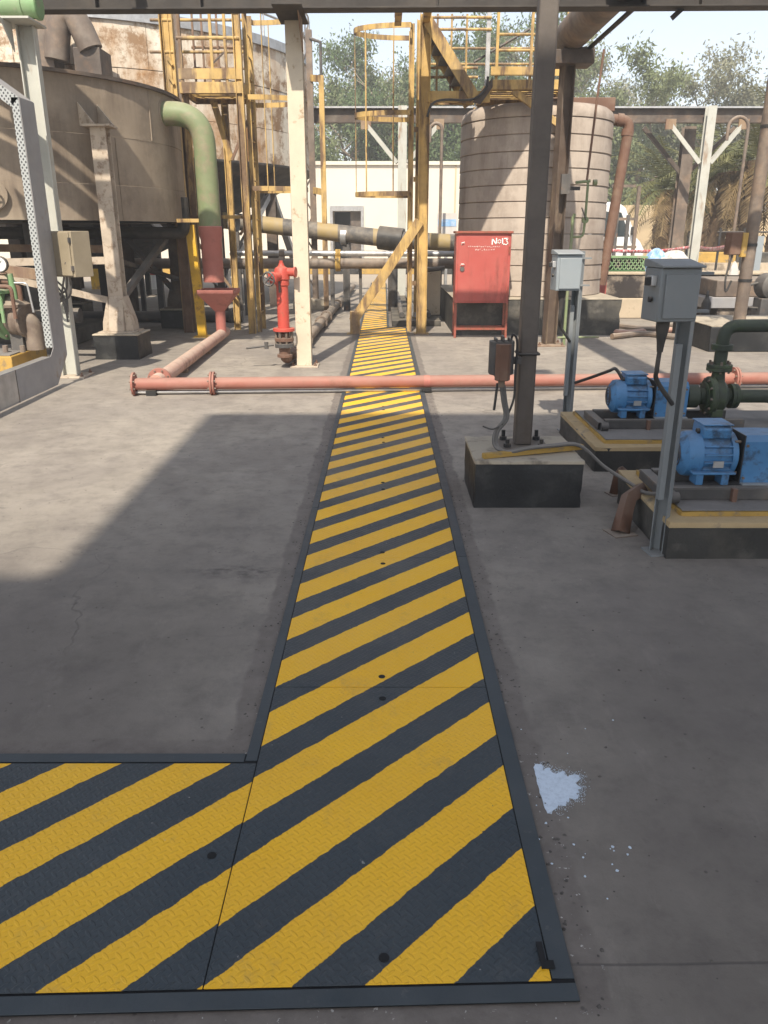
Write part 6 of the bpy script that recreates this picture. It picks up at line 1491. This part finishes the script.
# grey duct box and pump behind the pole
gd = thing('sump_box', 'dusty grey brown steel box behind the tall brown pole', 'box', (7.3, 13.6, 0))
g_y = 13.9
MB().box(X(715,300,g_y), X(715,300,g_y)+3.5, g_y, g_y+1.2, 0.52, Z(280, g_y)).build('upper_box', M['brown_pipe'], gd, bevel=0.02)
MB().box(X(705,300,g_y), X(705,300,g_y)+3.7, g_y-0.06, g_y+1.2, 0.34, 0.52).build('channel', M['duct_grey'], gd, bevel=0.01)
MB().box(X(716,320,g_y), X(716,320,g_y)+3.4, g_y, g_y+1.2, 0, 0.34).build('base', M['dirty_wall'], gd, bevel=0.01)
pmx = X(766, 305, g_y-.6)
mo = thing('small_motor', 'small dark motor at the right edge beside the grey channel', 'motor', (pmx, g_y-0.7, 0))
MB().lathe((pmx-0.05, g_y-0.7, 0.75), (0.2,-1,0), [(0.001,-0.15),(0.17,-0.15),(0.2,-0.1),(0.2,0.12),(0.15,0.16),(0.05,0.17),(0.04,0.26),(0.001,0.26)], 22).build('body', M['dark_steel'], mo)
MB().box(pmx-0.2, pmx+0.12, g_y-0.85, g_y-0.55, 0, 0.56).build('stand', M['dark_steel'], mo, bevel=0.01)
MB().tube(catmull([(pmx-0.2, g_y-0.72, 0.8), (pmx-0.42, g_y-0.72, 0.72), (pmx-0.40, g_y-0.74, 0.45), (pmx-0.2, g_y-0.75, 0.4)], 6), 0.02, 8).build('cable', M['rubber'], mo)
bo = G(703, 329)
bt2 = thing('gas_bottle', 'small black bottle standing by the dark concrete block', 'bottle', bo)
MB().lathe(bo, (0,0,1), [(0.001,0),(0.075,0.005),(0.078,0.42),(0.05,0.49),(0.03,0.52),(0.03,0.57)], 18).build('body', M['black_steel'], bt2)
MB().cyl(bo+Vector((0,0,0.571)), bo+Vector((0,0,0.63)), 0.022, n=10).build('valve', M['dark_steel'], bt2)
hs_ = thing('hose', 'grey brown hoses lying along the foot of the stained low wall', 'hose', G(670, 330))
for i in range(3):
    pp = [G(u, 327+i*4+1.5*math.sin(u*0.09+i*1.7), 0.05+0.04*(i == 0)) for u in range(612, 720, 9)]
    MB().tube(catmull(pp, 3), 0.045, 8).build('hose_run', M['brown_pipe'] if i != 1 else M['dusty_pink'], hs_)
# green lattice crate on the wall
gz0 = zl+0.062
cr0, cr1 = X(607, 265, YL+0.1), X(645, 265, YL+0.1)
gc = thing('lattice_crate', 'green plastic lattice crate on top of the stained low wall', 'crate', ((cr0+cr1)/2, YL+0.25, gz0))
czt = Z(256, YL+.1)
MB().box(cr0, cr1, YL+0.06, YL+0.42, gz0, gz0+0.03).build('bottom', M['green_mesh'], gc)
MB().box(cr0-0.02, cr1+0.02, YL+0.03, YL+0.45, czt-0.04, czt).build('rim', M['green_old'], gc, bevel=0.005)
k_ = cr0
while k_ < cr1-0.05:
    for s_ in (1, -1):
        MB().bar((k_ if s_ > 0 else min(k_+0.16, cr1), YL+0.06, gz0+0.03), (min(k_+0.16, cr1) if s_ > 0 else k_, YL+0.06, czt-0.04), 0.012, 0.018).build('lattice_bar', M['green_old'], gc)
    k_ += 0.08
MB().box(cr0+0.02, cr1-0.02, YL+0.12, YL+0.4, gz0+0.031, czt-0.05).build('contents', M['black_steel'], gc)
# sacks
def lump(name, c, sx, sy, sz, mat, label, cat, seed):
    rr = random.Random(seed); m = MB(); vs = []; NU, NV = 22, 10
    for j in range(NV+1):
        ph = math.pi/2*j/NV
        for i in range(NU):
            th = 2*math.pi*i/NU; k2 = 1+0.16*math.sin(3*th+seed)+0.10*math.sin(7*th+2*ph*3+seed)+rr.uniform(-.07, .07)
            vs.append((c[0]+sx*k2*math.cos(th)*math.cos(ph), c[1]+sy*k2*math.sin(th)*math.cos(ph), c[2]+sz*(1+0.1*math.sin(5*th))*math.sin(ph)))
    fs = [(j*NU+i, j*NU+(i+1) % NU, (j+1)*NU+(i+1) % NU, (j+1)*NU+i) for j in range(NV) for i in range(NU)] + [tuple(range(NU-1,-1,-1))]
    o = m.add(vs, fs).build(name, mat, origin=c); tag(o, label, cat); return o
cB = P(654, 268, YL+0.35); lump('plastic_sheet', (cB.x, YL+0.3, gz0), 0.26, 0.2, Z(250,YL+.3)-gz0, M['bag_blue'], 'crumpled blue plastic sheet on the stained low wall', 'sheet', 2)
cB = P(672, 268, YL+0.2); lump('sack', (cB.x+0.05, YL+0.22, gz0), 0.36, 0.2, Z(252,YL+.2)-gz0, M['bag_white'], 'white sack lying beside the blue plastic sheet', 'sack', 5)
# barrier tape strung across
def tape(a, b, label, sag=0.06):
    m = MB(); pts = [Vector(a).lerp(Vector(b), i/16) + Vector((0,0,-sag*4*(i/16)*(1-i/16))) for i in range(17)]
    vs = []
    for i, p_ in enumerate(pts):
        tw = 0.5*math.sin(i*0.9); vs += [p_+Vector((0, 0.035*math.sin(tw), 0.035*math.cos(tw))), p_-Vector((0, 0.035*math.sin(tw), 0.035*math.cos(tw)))]
    fs = [(2*i, 2*i+2, 2*i+3, 2*i+1) for i in range(16)]
    o = m.add(vs, fs).build('barrier_tape', M['tape']); md = o.modifiers.new('solid', 'SOLIDIFY'); md.thickness = 0.003
    tag(o, label, 'tape', 'barrier tape')
tape(P(606, 250, 16.4), P(690, 247, 20.0), 'red and white barrier tape behind the green lattice crate')
tape(P(700, 247, 20.0), P(737, 243, bpo.y+0.0), 'red and white barrier tape tied from white column to brown pole')
kn = lump('tape_knot', P(733, 275, bpo.y-0.06), 0.06, 0.04, 0.17, M['bag_white'], 'bunched pale barrier tape knotted on the tall brown pole', 'tape', 9)
# marker stub at tank
mk = thing('marker_stub', 'short red and white marker stub at the foot of the beige tank', 'post', P(603, 285, YL-0.3))
c_ = P(603, 275, YL-0.3)
MB().box(c_.x-0.07, c_.x+0.07, c_.y-0.05, c_.y+0.05, 0, Z(268, YL-.3)).build('red_part', M['red_cab'], mk)
MB().box(c_.x-0.07, c_.x+0.07, c_.y-0.05, c_.y+0.05, Z(268, YL-.3)+0.001, Z(257, YL-.3)).build('white_part', M['white_paint'], mk)
# open frame rack in front of van
fr_ = thing('frame_rack', 'thin steel frame rack standing in front of the white van', 'rack', (X(625,250,19.5), 19.5, 0))
for u in (615, 626, 634):
    x = X(u, 240, 19.5); MB().box(x-0.035, x+0.035, 19.46, 19.54, 0, Z(186 if u != 626 else 215, 19.5)).build('upright', M['dark_steel'] if u != 634 else M['brown_pipe'], fr_)
for v in (186, 219, 247): MB().box(X(612,v,19.5), X(636,v,19.5), 19.47, 19.53, Z(v,19.5)-0.03, Z(v,19.5)+0.03).build('cross_bar', M['brown_pipe'], fr_)
# van
YV = 24.0
vn = thing('van', 'white van parked behind the frame rack beside the beige tank', 'van', (5.2, YV+0.9, 0))
xn = X(645, 240, YV)
prof = [(-4.6,0.45),(0.0,0.45),(0.02,1.0),(-0.12,1.22),(-0.25,1.34),(-0.62,2.12),(-0.85,2.28),(-4.5,2.30),(-4.65,2.1)]
MB().extrude([(xn+a, YV, b+0.1) for a, b in prof], (0, 1.8, 0)).build('body', M['car_white'], vn, bevel=0.08, seg=3)
MB().extrude([(xn+a, YV-0.006, b+0.1) for a, b in ((-0.45,1.35),(-0.75,2.0),(-1.55,2.05),(-1.55,1.35))], (0, 0.012, 0)).build('side_window', M['glass'], vn)
MB().extrude([(xn+a, YV-0.006, b+0.1) for a, b in ((-1.65,1.35),(-1.65,2.05),(-3.0,2.05),(-3.0,1.35))], (0, 0.012, 0)).build('side_window', M['glass'], vn)
MB().extrude([(xn-0.26, YV+0.15, 1.47), (xn-0.58, YV+0.15, 2.14), (xn-0.58, YV+1.65, 2.14), (xn-0.26, YV+1.65, 1.47)], (0.02, 0, 0.012)).build('windscreen', M['glass'], vn)
for xw in (-0.85, -3.7):
    for yw in (YV-0.02, YV+1.6):
        w_ = MB().cyl((xn+xw, yw, 0.34), (xn+xw, yw+0.22, 0.34), 0.34, n=26).build('wheel', M['rubber'], vn, bevel=0.02)
        MB().cyl((xn+xw, yw-0.012, 0.34), (xn+xw, yw-0.002, 0.34), 0.20, n=20).build('rim', M['galv'], w_)
for yh in (YV+0.12, YV+1.45): MB().box(xn-0.12, xn+0.03, yh, yh+0.24, 0.85, 1.02).build('headlight', M['galv'], vn, bevel=0.02)
MB().box(xn-0.45, xn-0.35, YV-0.22, YV-0.02, 1.5, 1.72).build('mirror', M['rubber'], vn, bevel=0.02)
# tan boundary wall with gate, striped kerb
YT = 31
tw_ = thing('boundary_wall', 'tan rendered boundary wall behind the palms at the right', 'wall', (16, YT, 0))
MB().box(X(600,230,YT), X(688,230,YT), YT, YT+0.3, 0, Z(205, YT)).build('wall', M['tan_wall'], tw_)
MB().box(X(718,230,YT), 30, YT, YT+0.3, 0, Z(212, YT)).build('wall', M['tan_wall'], tw_)
gt = thing('metal_gate', 'pale grey barred gate set in the tan boundary wall', 'gate', (X(700,230,YT), YT, 0))
gx0_, gx1_ = X(689,230,YT), X(717,230,YT)
MB().box(gx0_, gx1_, YT+0.1, YT+0.14, 0.05, Z(207, YT)).build('sheet', M['galv'], gt)
for i in range(6): MB().box(gx0_, gx1_, YT+0.06, YT+0.099, 0.3+0.42*i, 0.36+0.42*i).build('gate_bar', M['dark_steel'], gt)
for i in range(5): xx = gx0_+(gx1_-gx0_)*i/4; MB().box(xx-0.03, xx+0.03, YT+0.02, YT+0.059, 0.05, Z(206, YT)).build('gate_post', M['dark_steel'], gt)
kr = thing('striped_kerb', 'yellow and black striped kerb running behind the low wall at right', 'kerb', (12, 22.5, 0))
x = X(690, 258, 22.5); i = 0
while x < 20:
    MB().box(x, x+1.19, 22.35, 22.65, 0, Z(252, 22.5)).build('kerb_block', M['kerb_yellow'] if i % 2 == 0 else M['bitumen_old'], kr, bevel=0.03); x += 1.2; i += 1
MB().box(X(690,270,22.5), 20, 21.6, 22.349, 0, Z(263, 22.0)).build('pavement', M['lower_conc'], kr)
gpst = thing('fence_post', 'grey metal post at the far right edge before the palms', 'post', G(757, 300)); 
x = X(757, 260, 18.5); gpst.location = (x, 18.5, 0); gpst['_o'] = (x, 18.5, 0)
MB().box(x-0.07, x+0.07, 18.45, 18.55, 0, Z(236, 18.5)).build('post', M['grey_light'], gpst)
MB().tube([(X(718,232,18.5), 18.5, Z(232,18.5)), (X(768,232,18.5)+1, 18.5, Z(232,18.5))], 0.02, 6).build('wire_rail', M['black_steel'], gpst)
for u in (718, 742): xx = X(u, 250, 18.5); MB().box(xx-0.02, xx+0.02, 18.48, 18.52, 0, Z(228, 18.5)).build('stake', M['black_steel'], gpst)

# ------------------------------------------------------------------ trees
def tri_leaves(centres, dirs, L, W, rng):
    """each leaf a rhombus"""
    n_ = len(centres)
    d = dirs/np.linalg.norm(dirs, axis=1, keepdims=True)
    r_ = rng.normal(size=(n_, 3)); s_ = np.cross(d, r_); s_ /= np.linalg.norm(s_, axis=1, keepdims=True)+1e-9
    l = L*rng.uniform(0.6, 1.3, (n_, 1)); w = W*rng.uniform(0.6, 1.3, (n_, 1))
    v = np.stack([centres, centres+d*l*0.5+s_*w, centres+d*l, centres+d*l*0.5-s_*w], 1).reshape(-1, 3)
    f = np.arange(n_*4).reshape(-1, 4)
    return v, f
def np_mesh(name, v, f, mat, parent, org):
    me = bpy.data.meshes.new(name); v = v - np.array(org)
    me.vertices.add(len(v)); me.vertices.foreach_set('co', v.astype(np.float32).ravel())
    k_ = f.shape[1]; me.loops.add(f.size); me.polygons.add(len(f))
    me.loops.foreach_set('vertex_index', f.astype(np.int32).ravel())
    me.polygons.foreach_set('loop_start', np.arange(0, f.size, k_, dtype=np.int32))
    me.update(calc_edges=True); me.validate(); me.materials.append(mat)
    o = bpy.data.objects.new(name, me); col.objects.link(o); o.parent = parent; return o
def tree(x, y, h, spread, seed, mat, label, nleaf=9000, leaf=0.26, bare=0.25, group='trees behind the yard'):
    rng = np.random.default_rng(seed); rr = random.Random(seed)
    t = thing('tree', label, 'tree', (x, y, 0), group)
    tr_ = MB(); tips = []
    base = Vector((x, y, 0))
    def limb(p, d, L, r, lev):
        pts = [p]; dd_ = d.copy(); q = p.copy(); n_ = 5
        for i in range(n_):
            dd_ = (dd_ + Vector((rr.uniform(-.18,.18), rr.uniform(-.18,.18), 0.08))).normalized(); q = q + dd_*(L/n_); pts.append(q)
        tr_.tube(pts, [r*(1-0.75*i/n_) for i in range(n_+1)], 6 if lev < 2 else 4, cap=False)
        if lev >= 3:
            tips.extend(pts[1:]); return
        if lev == 2: tips.extend(pts[2:])
        for k_ in range(rr.randint(3, 5) if lev else rr.randint(6, 8)):
            i = rr.randint(2 if lev else 1, n_); a = rr.uniform(0, 2*math.pi); tilt = rr.uniform(0.35, 0.95)
            side = Vector((math.cos(a), math.sin(a), 0))
            nd = (dd_*math.cos(tilt) + side*math.sin(tilt)*spread*1.6 + Vector((0,0,0.15))).normalized()
            limb(pts[i], nd, L*rr.uniform(0.38, 0.62), r*(1-0.75*i/n_)*0.6+0.012, lev+1)
    limb(base, Vector((rr.uniform(-.05,.05), rr.uniform(-.05,.05), 1)).normalized(), h*0.66, h*0.020, 0)
    zmx = max(p.z for p in tips); kz = (h-0.5)/zmx               # scale so that the crown ends at its height
    ks = 1.4; tips[:] = [Vector((x+(p.x-x)*ks, y+(p.y-y)*ks, p.z*kz)) for p in tips]; tr_.v = [(x+(a-x)*ks, y+(b-y)*ks, c*kz) for a, b, c in tr_.v]
    tr_.build('trunk', M['bark'], t)
    tp = np.array([tuple(p) for p in tips]); tp = tp[tp[:,2] > h*bare]
    idx = rng.integers(0, len(tp), nleaf)
    c = tp[idx] + rng.normal(size=(nleaf, 3))*np.array([0.30, 0.30, 0.26])*(h/11)*rng.uniform(0.4, 1.5, (nleaf, 1))
    top = c[:,2].max(); 
    dirs = rng.normal(size=(nleaf, 3)) + np.array([0, 0, -0.9])
    v, f = tri_leaves(c, dirs, leaf, leaf*0.2, rng)
    np_mesh('crown', v, f, mat, t, (x, y, 0))
def top_h(v, Y): return Z(v, Y)
specs = [ # u, v_top, Y, spread, mat, label
    (338, 55, 46, 0.9, 'leaf_eu', 'olive grey tree leftmost above the white building'),
    (368, 30, 50, 0.9, 'leaf_eu', 'tall wispy tree behind the caged ladder hoops'),
    (408, 18, 47, 1.0, 'leaf_dark', 'dense green tree behind the yellow stair flight'),
    (446, 6, 49, 1.0, 'leaf_dark', 'tallest green tree rising above the access platform'),
    (490, 8, 46, 1.0, 'leaf_dark', 'green tree behind the platform handrails'),
    (532, 22, 52, 0.9, 'leaf_pale', 'wispy tree behind the dark brown post'),
    (592, 66, 58, 0.8, 'leaf_pale', 'small pale tree just right of the rusty column'),
    (638, 36, 48, 1.0, 'leaf_eu', 'tall airy tree right of the beige tank'),
    (682, 88, 52, 0.9, 'leaf_eu', 'lower tree between the two tall airy trees'),
    (738, 42, 50, 1.0, 'leaf_pale', 'pale airy tree above the right white column'),
    (660, 66, 60, 1.1, 'leaf_pale', 'hazy pale tree behind the tall airy trees at right'),
    (705, 80, 58, 1.1, 'leaf_pale', 'hazy pale tree filling the gap before the right white column'),
    (392, 40, 62, 1.1, 'leaf_pale', 'hazy pale tree filling the gap behind the caged ladder'),
    (778, 60, 47, 0.9, 'leaf_pale', 'pale tree cut by the right edge'),
    (268, 150, 44, 1.2, 'leaf_eu', 'low tree seen below the rust streaked tank'),
    (618, 120, 44, 1.1, 'leaf_eu', 'shorter tree behind the drain pipe'),
]
for i, (u, v, Y, sp_, mt, lb) in enumerate(specs):
    h = Z(v, Y)
    tree(X(u, v+60, Y), Y, h, sp_, 20+i, M[mt], lb, nleaf=18000 if v < 60 else 11000, leaf=0.25, bare=0.12)
# palms
def palm(u, Y, vtop, seed, label, nf=34, dry=0.45):
    rr = random.Random(seed); rng = np.random.default_rng(seed)
    x = X(u, vtop, Y); h = Z(vtop, Y)
    t = thing('palm_tree', label, 'palm', (x, Y, 0), 'date palms at the right')
    m = MB(); n_ = 14
    pts = [(x+0.06*math.sin(i*.5+seed), Y, h*i/n_) for i in range(n_+1)]
    m.tube(pts, [0.24+0.03*((i*7) % 3) for i in range(n_+1)], 12).build('trunk', M['palm_bark'], t)
    sc = MB()
    for i in range(110):
        z = rr.uniform(0.3, h-0.1); a = rr.uniform(0, 6.283); c = Vector((x+0.25*math.cos(a), Y+0.25*math.sin(a), z))
        sc.extrude([c+Vector((-0.06*math.sin(a), 0.06*math.cos(a), -0.05)), c+Vector((0.06*math.sin(a), -0.06*math.cos(a), -0.05)), c+Vector((0.10*math.cos(a), 0.10*math.sin(a), 0.12))], (0.03*math.cos(a), 0.03*math.sin(a), 0.02))
    o = sc.build('leaf_scars', M['palm_bark'], t, smooth=False); o['kind'] = 'stuff'
    V = {0: [], 1: []}
    for k_ in range(nf):
        a = rr.uniform(0, 6.283); isdry = rr.random() < dry
        el = rr.uniform(-0.9, 0.2) if isdry else rr.uniform(0.1, 1.3); L = rr.uniform(1.6, 2.4)
        p = Vector((x, Y, h)); d = Vector((math.cos(a)*math.cos(el), math.sin(a)*math.cos(el), math.sin(el)))
        rach = [p]
        for i in range(12):
            d = (d + Vector((0, 0, -0.10 if not isdry else -0.13))).normalized(); p = p + d*(L/12); rach.append(p)
        for i in range(2, 13):
            dd_ = (rach[i]-rach[i-1]).normalized(); s_ = dd_.cross(Vector((0,0,1))).normalized()
            for sg in (-1, 1):
                for w_ in range(2):
                    b = rach[i-1].lerp(rach[i], w_*0.5); l = 0.42*(1-0.5*abs(i-6)/7)
                    e = b + (s_*sg*0.8 + dd_*0.55 + Vector((rr.uniform(-.1,.1), rr.uniform(-.1,.1), -0.25+rr.uniform(-.15,.1)))).normalized()*l
                    wv = dd_*0.022; V[int(isdry)].append([tuple(b-wv), tuple(b+wv), tuple(e+wv*0.2), tuple(e-wv*0.2)])
            wv = s_*0.02; V[int(isdry)].append([tuple(rach[i-1]-wv), tuple(rach[i-1]+wv), tuple(rach[i]+wv*.8), tuple(rach[i]-wv*.8)])
    for q, nm, mt in ((0, 'green_fronds', 'frond_green'), (1, 'dry_fronds', 'frond_dry')):
        if V[q]:
            v = np.array(V[q]).reshape(-1, 3); np_mesh(nm, v, np.arange(len(v)).reshape(-1, 4), M[mt], t, (x, Y, 0))
palm(668, 27, 190, 1, 'low date palm left of the right white column', 40, 0.4)
palm(727, 25, 172, 2, 'date palm right of the white column', 46, 0.5)
palm(758, 24, 160, 3, 'date palm with hanging dry fronds at the right edge', 50, 0.55)
palm(790, 26, 150, 4, 'date palm partly cut by the right edge', 44, 0.5)
palm(706, 30, 185, 6, 'small date palm behind the white column', 40, 0.35)

# ------------------------------------------------------------------ dusty air
hm = bpy.data.materials.new('dusty_air'); hm.use_nodes = True
hn = hm.node_tree; hn.nodes.clear()
ho = hn.nodes.new('ShaderNodeOutputMaterial'); hv_ = hn.nodes.new('ShaderNodeVolumePrincipled')
hv_.inputs['Color'].default_value = (0.92, 0.93, 0.94, 1); hv_.inputs['Density'].default_value = 0.0035; hv_.inputs['Anisotropy'].default_value = 0.0
hn.links.new(hv_.outputs[0], ho.inputs['Volume'])
hz_o = MB().box(-402, 402, -62, 902, -1, 17).build('haze', hm, smooth=False); hz_o['kind'] = 'stuff'
tag(hz_o, 'thin dusty haze in the air of the yard', 'haze')
for o in bpy.data.objects:
    for k_ in ('_o', '_skip'):
        if k_ in o: del o[k_]
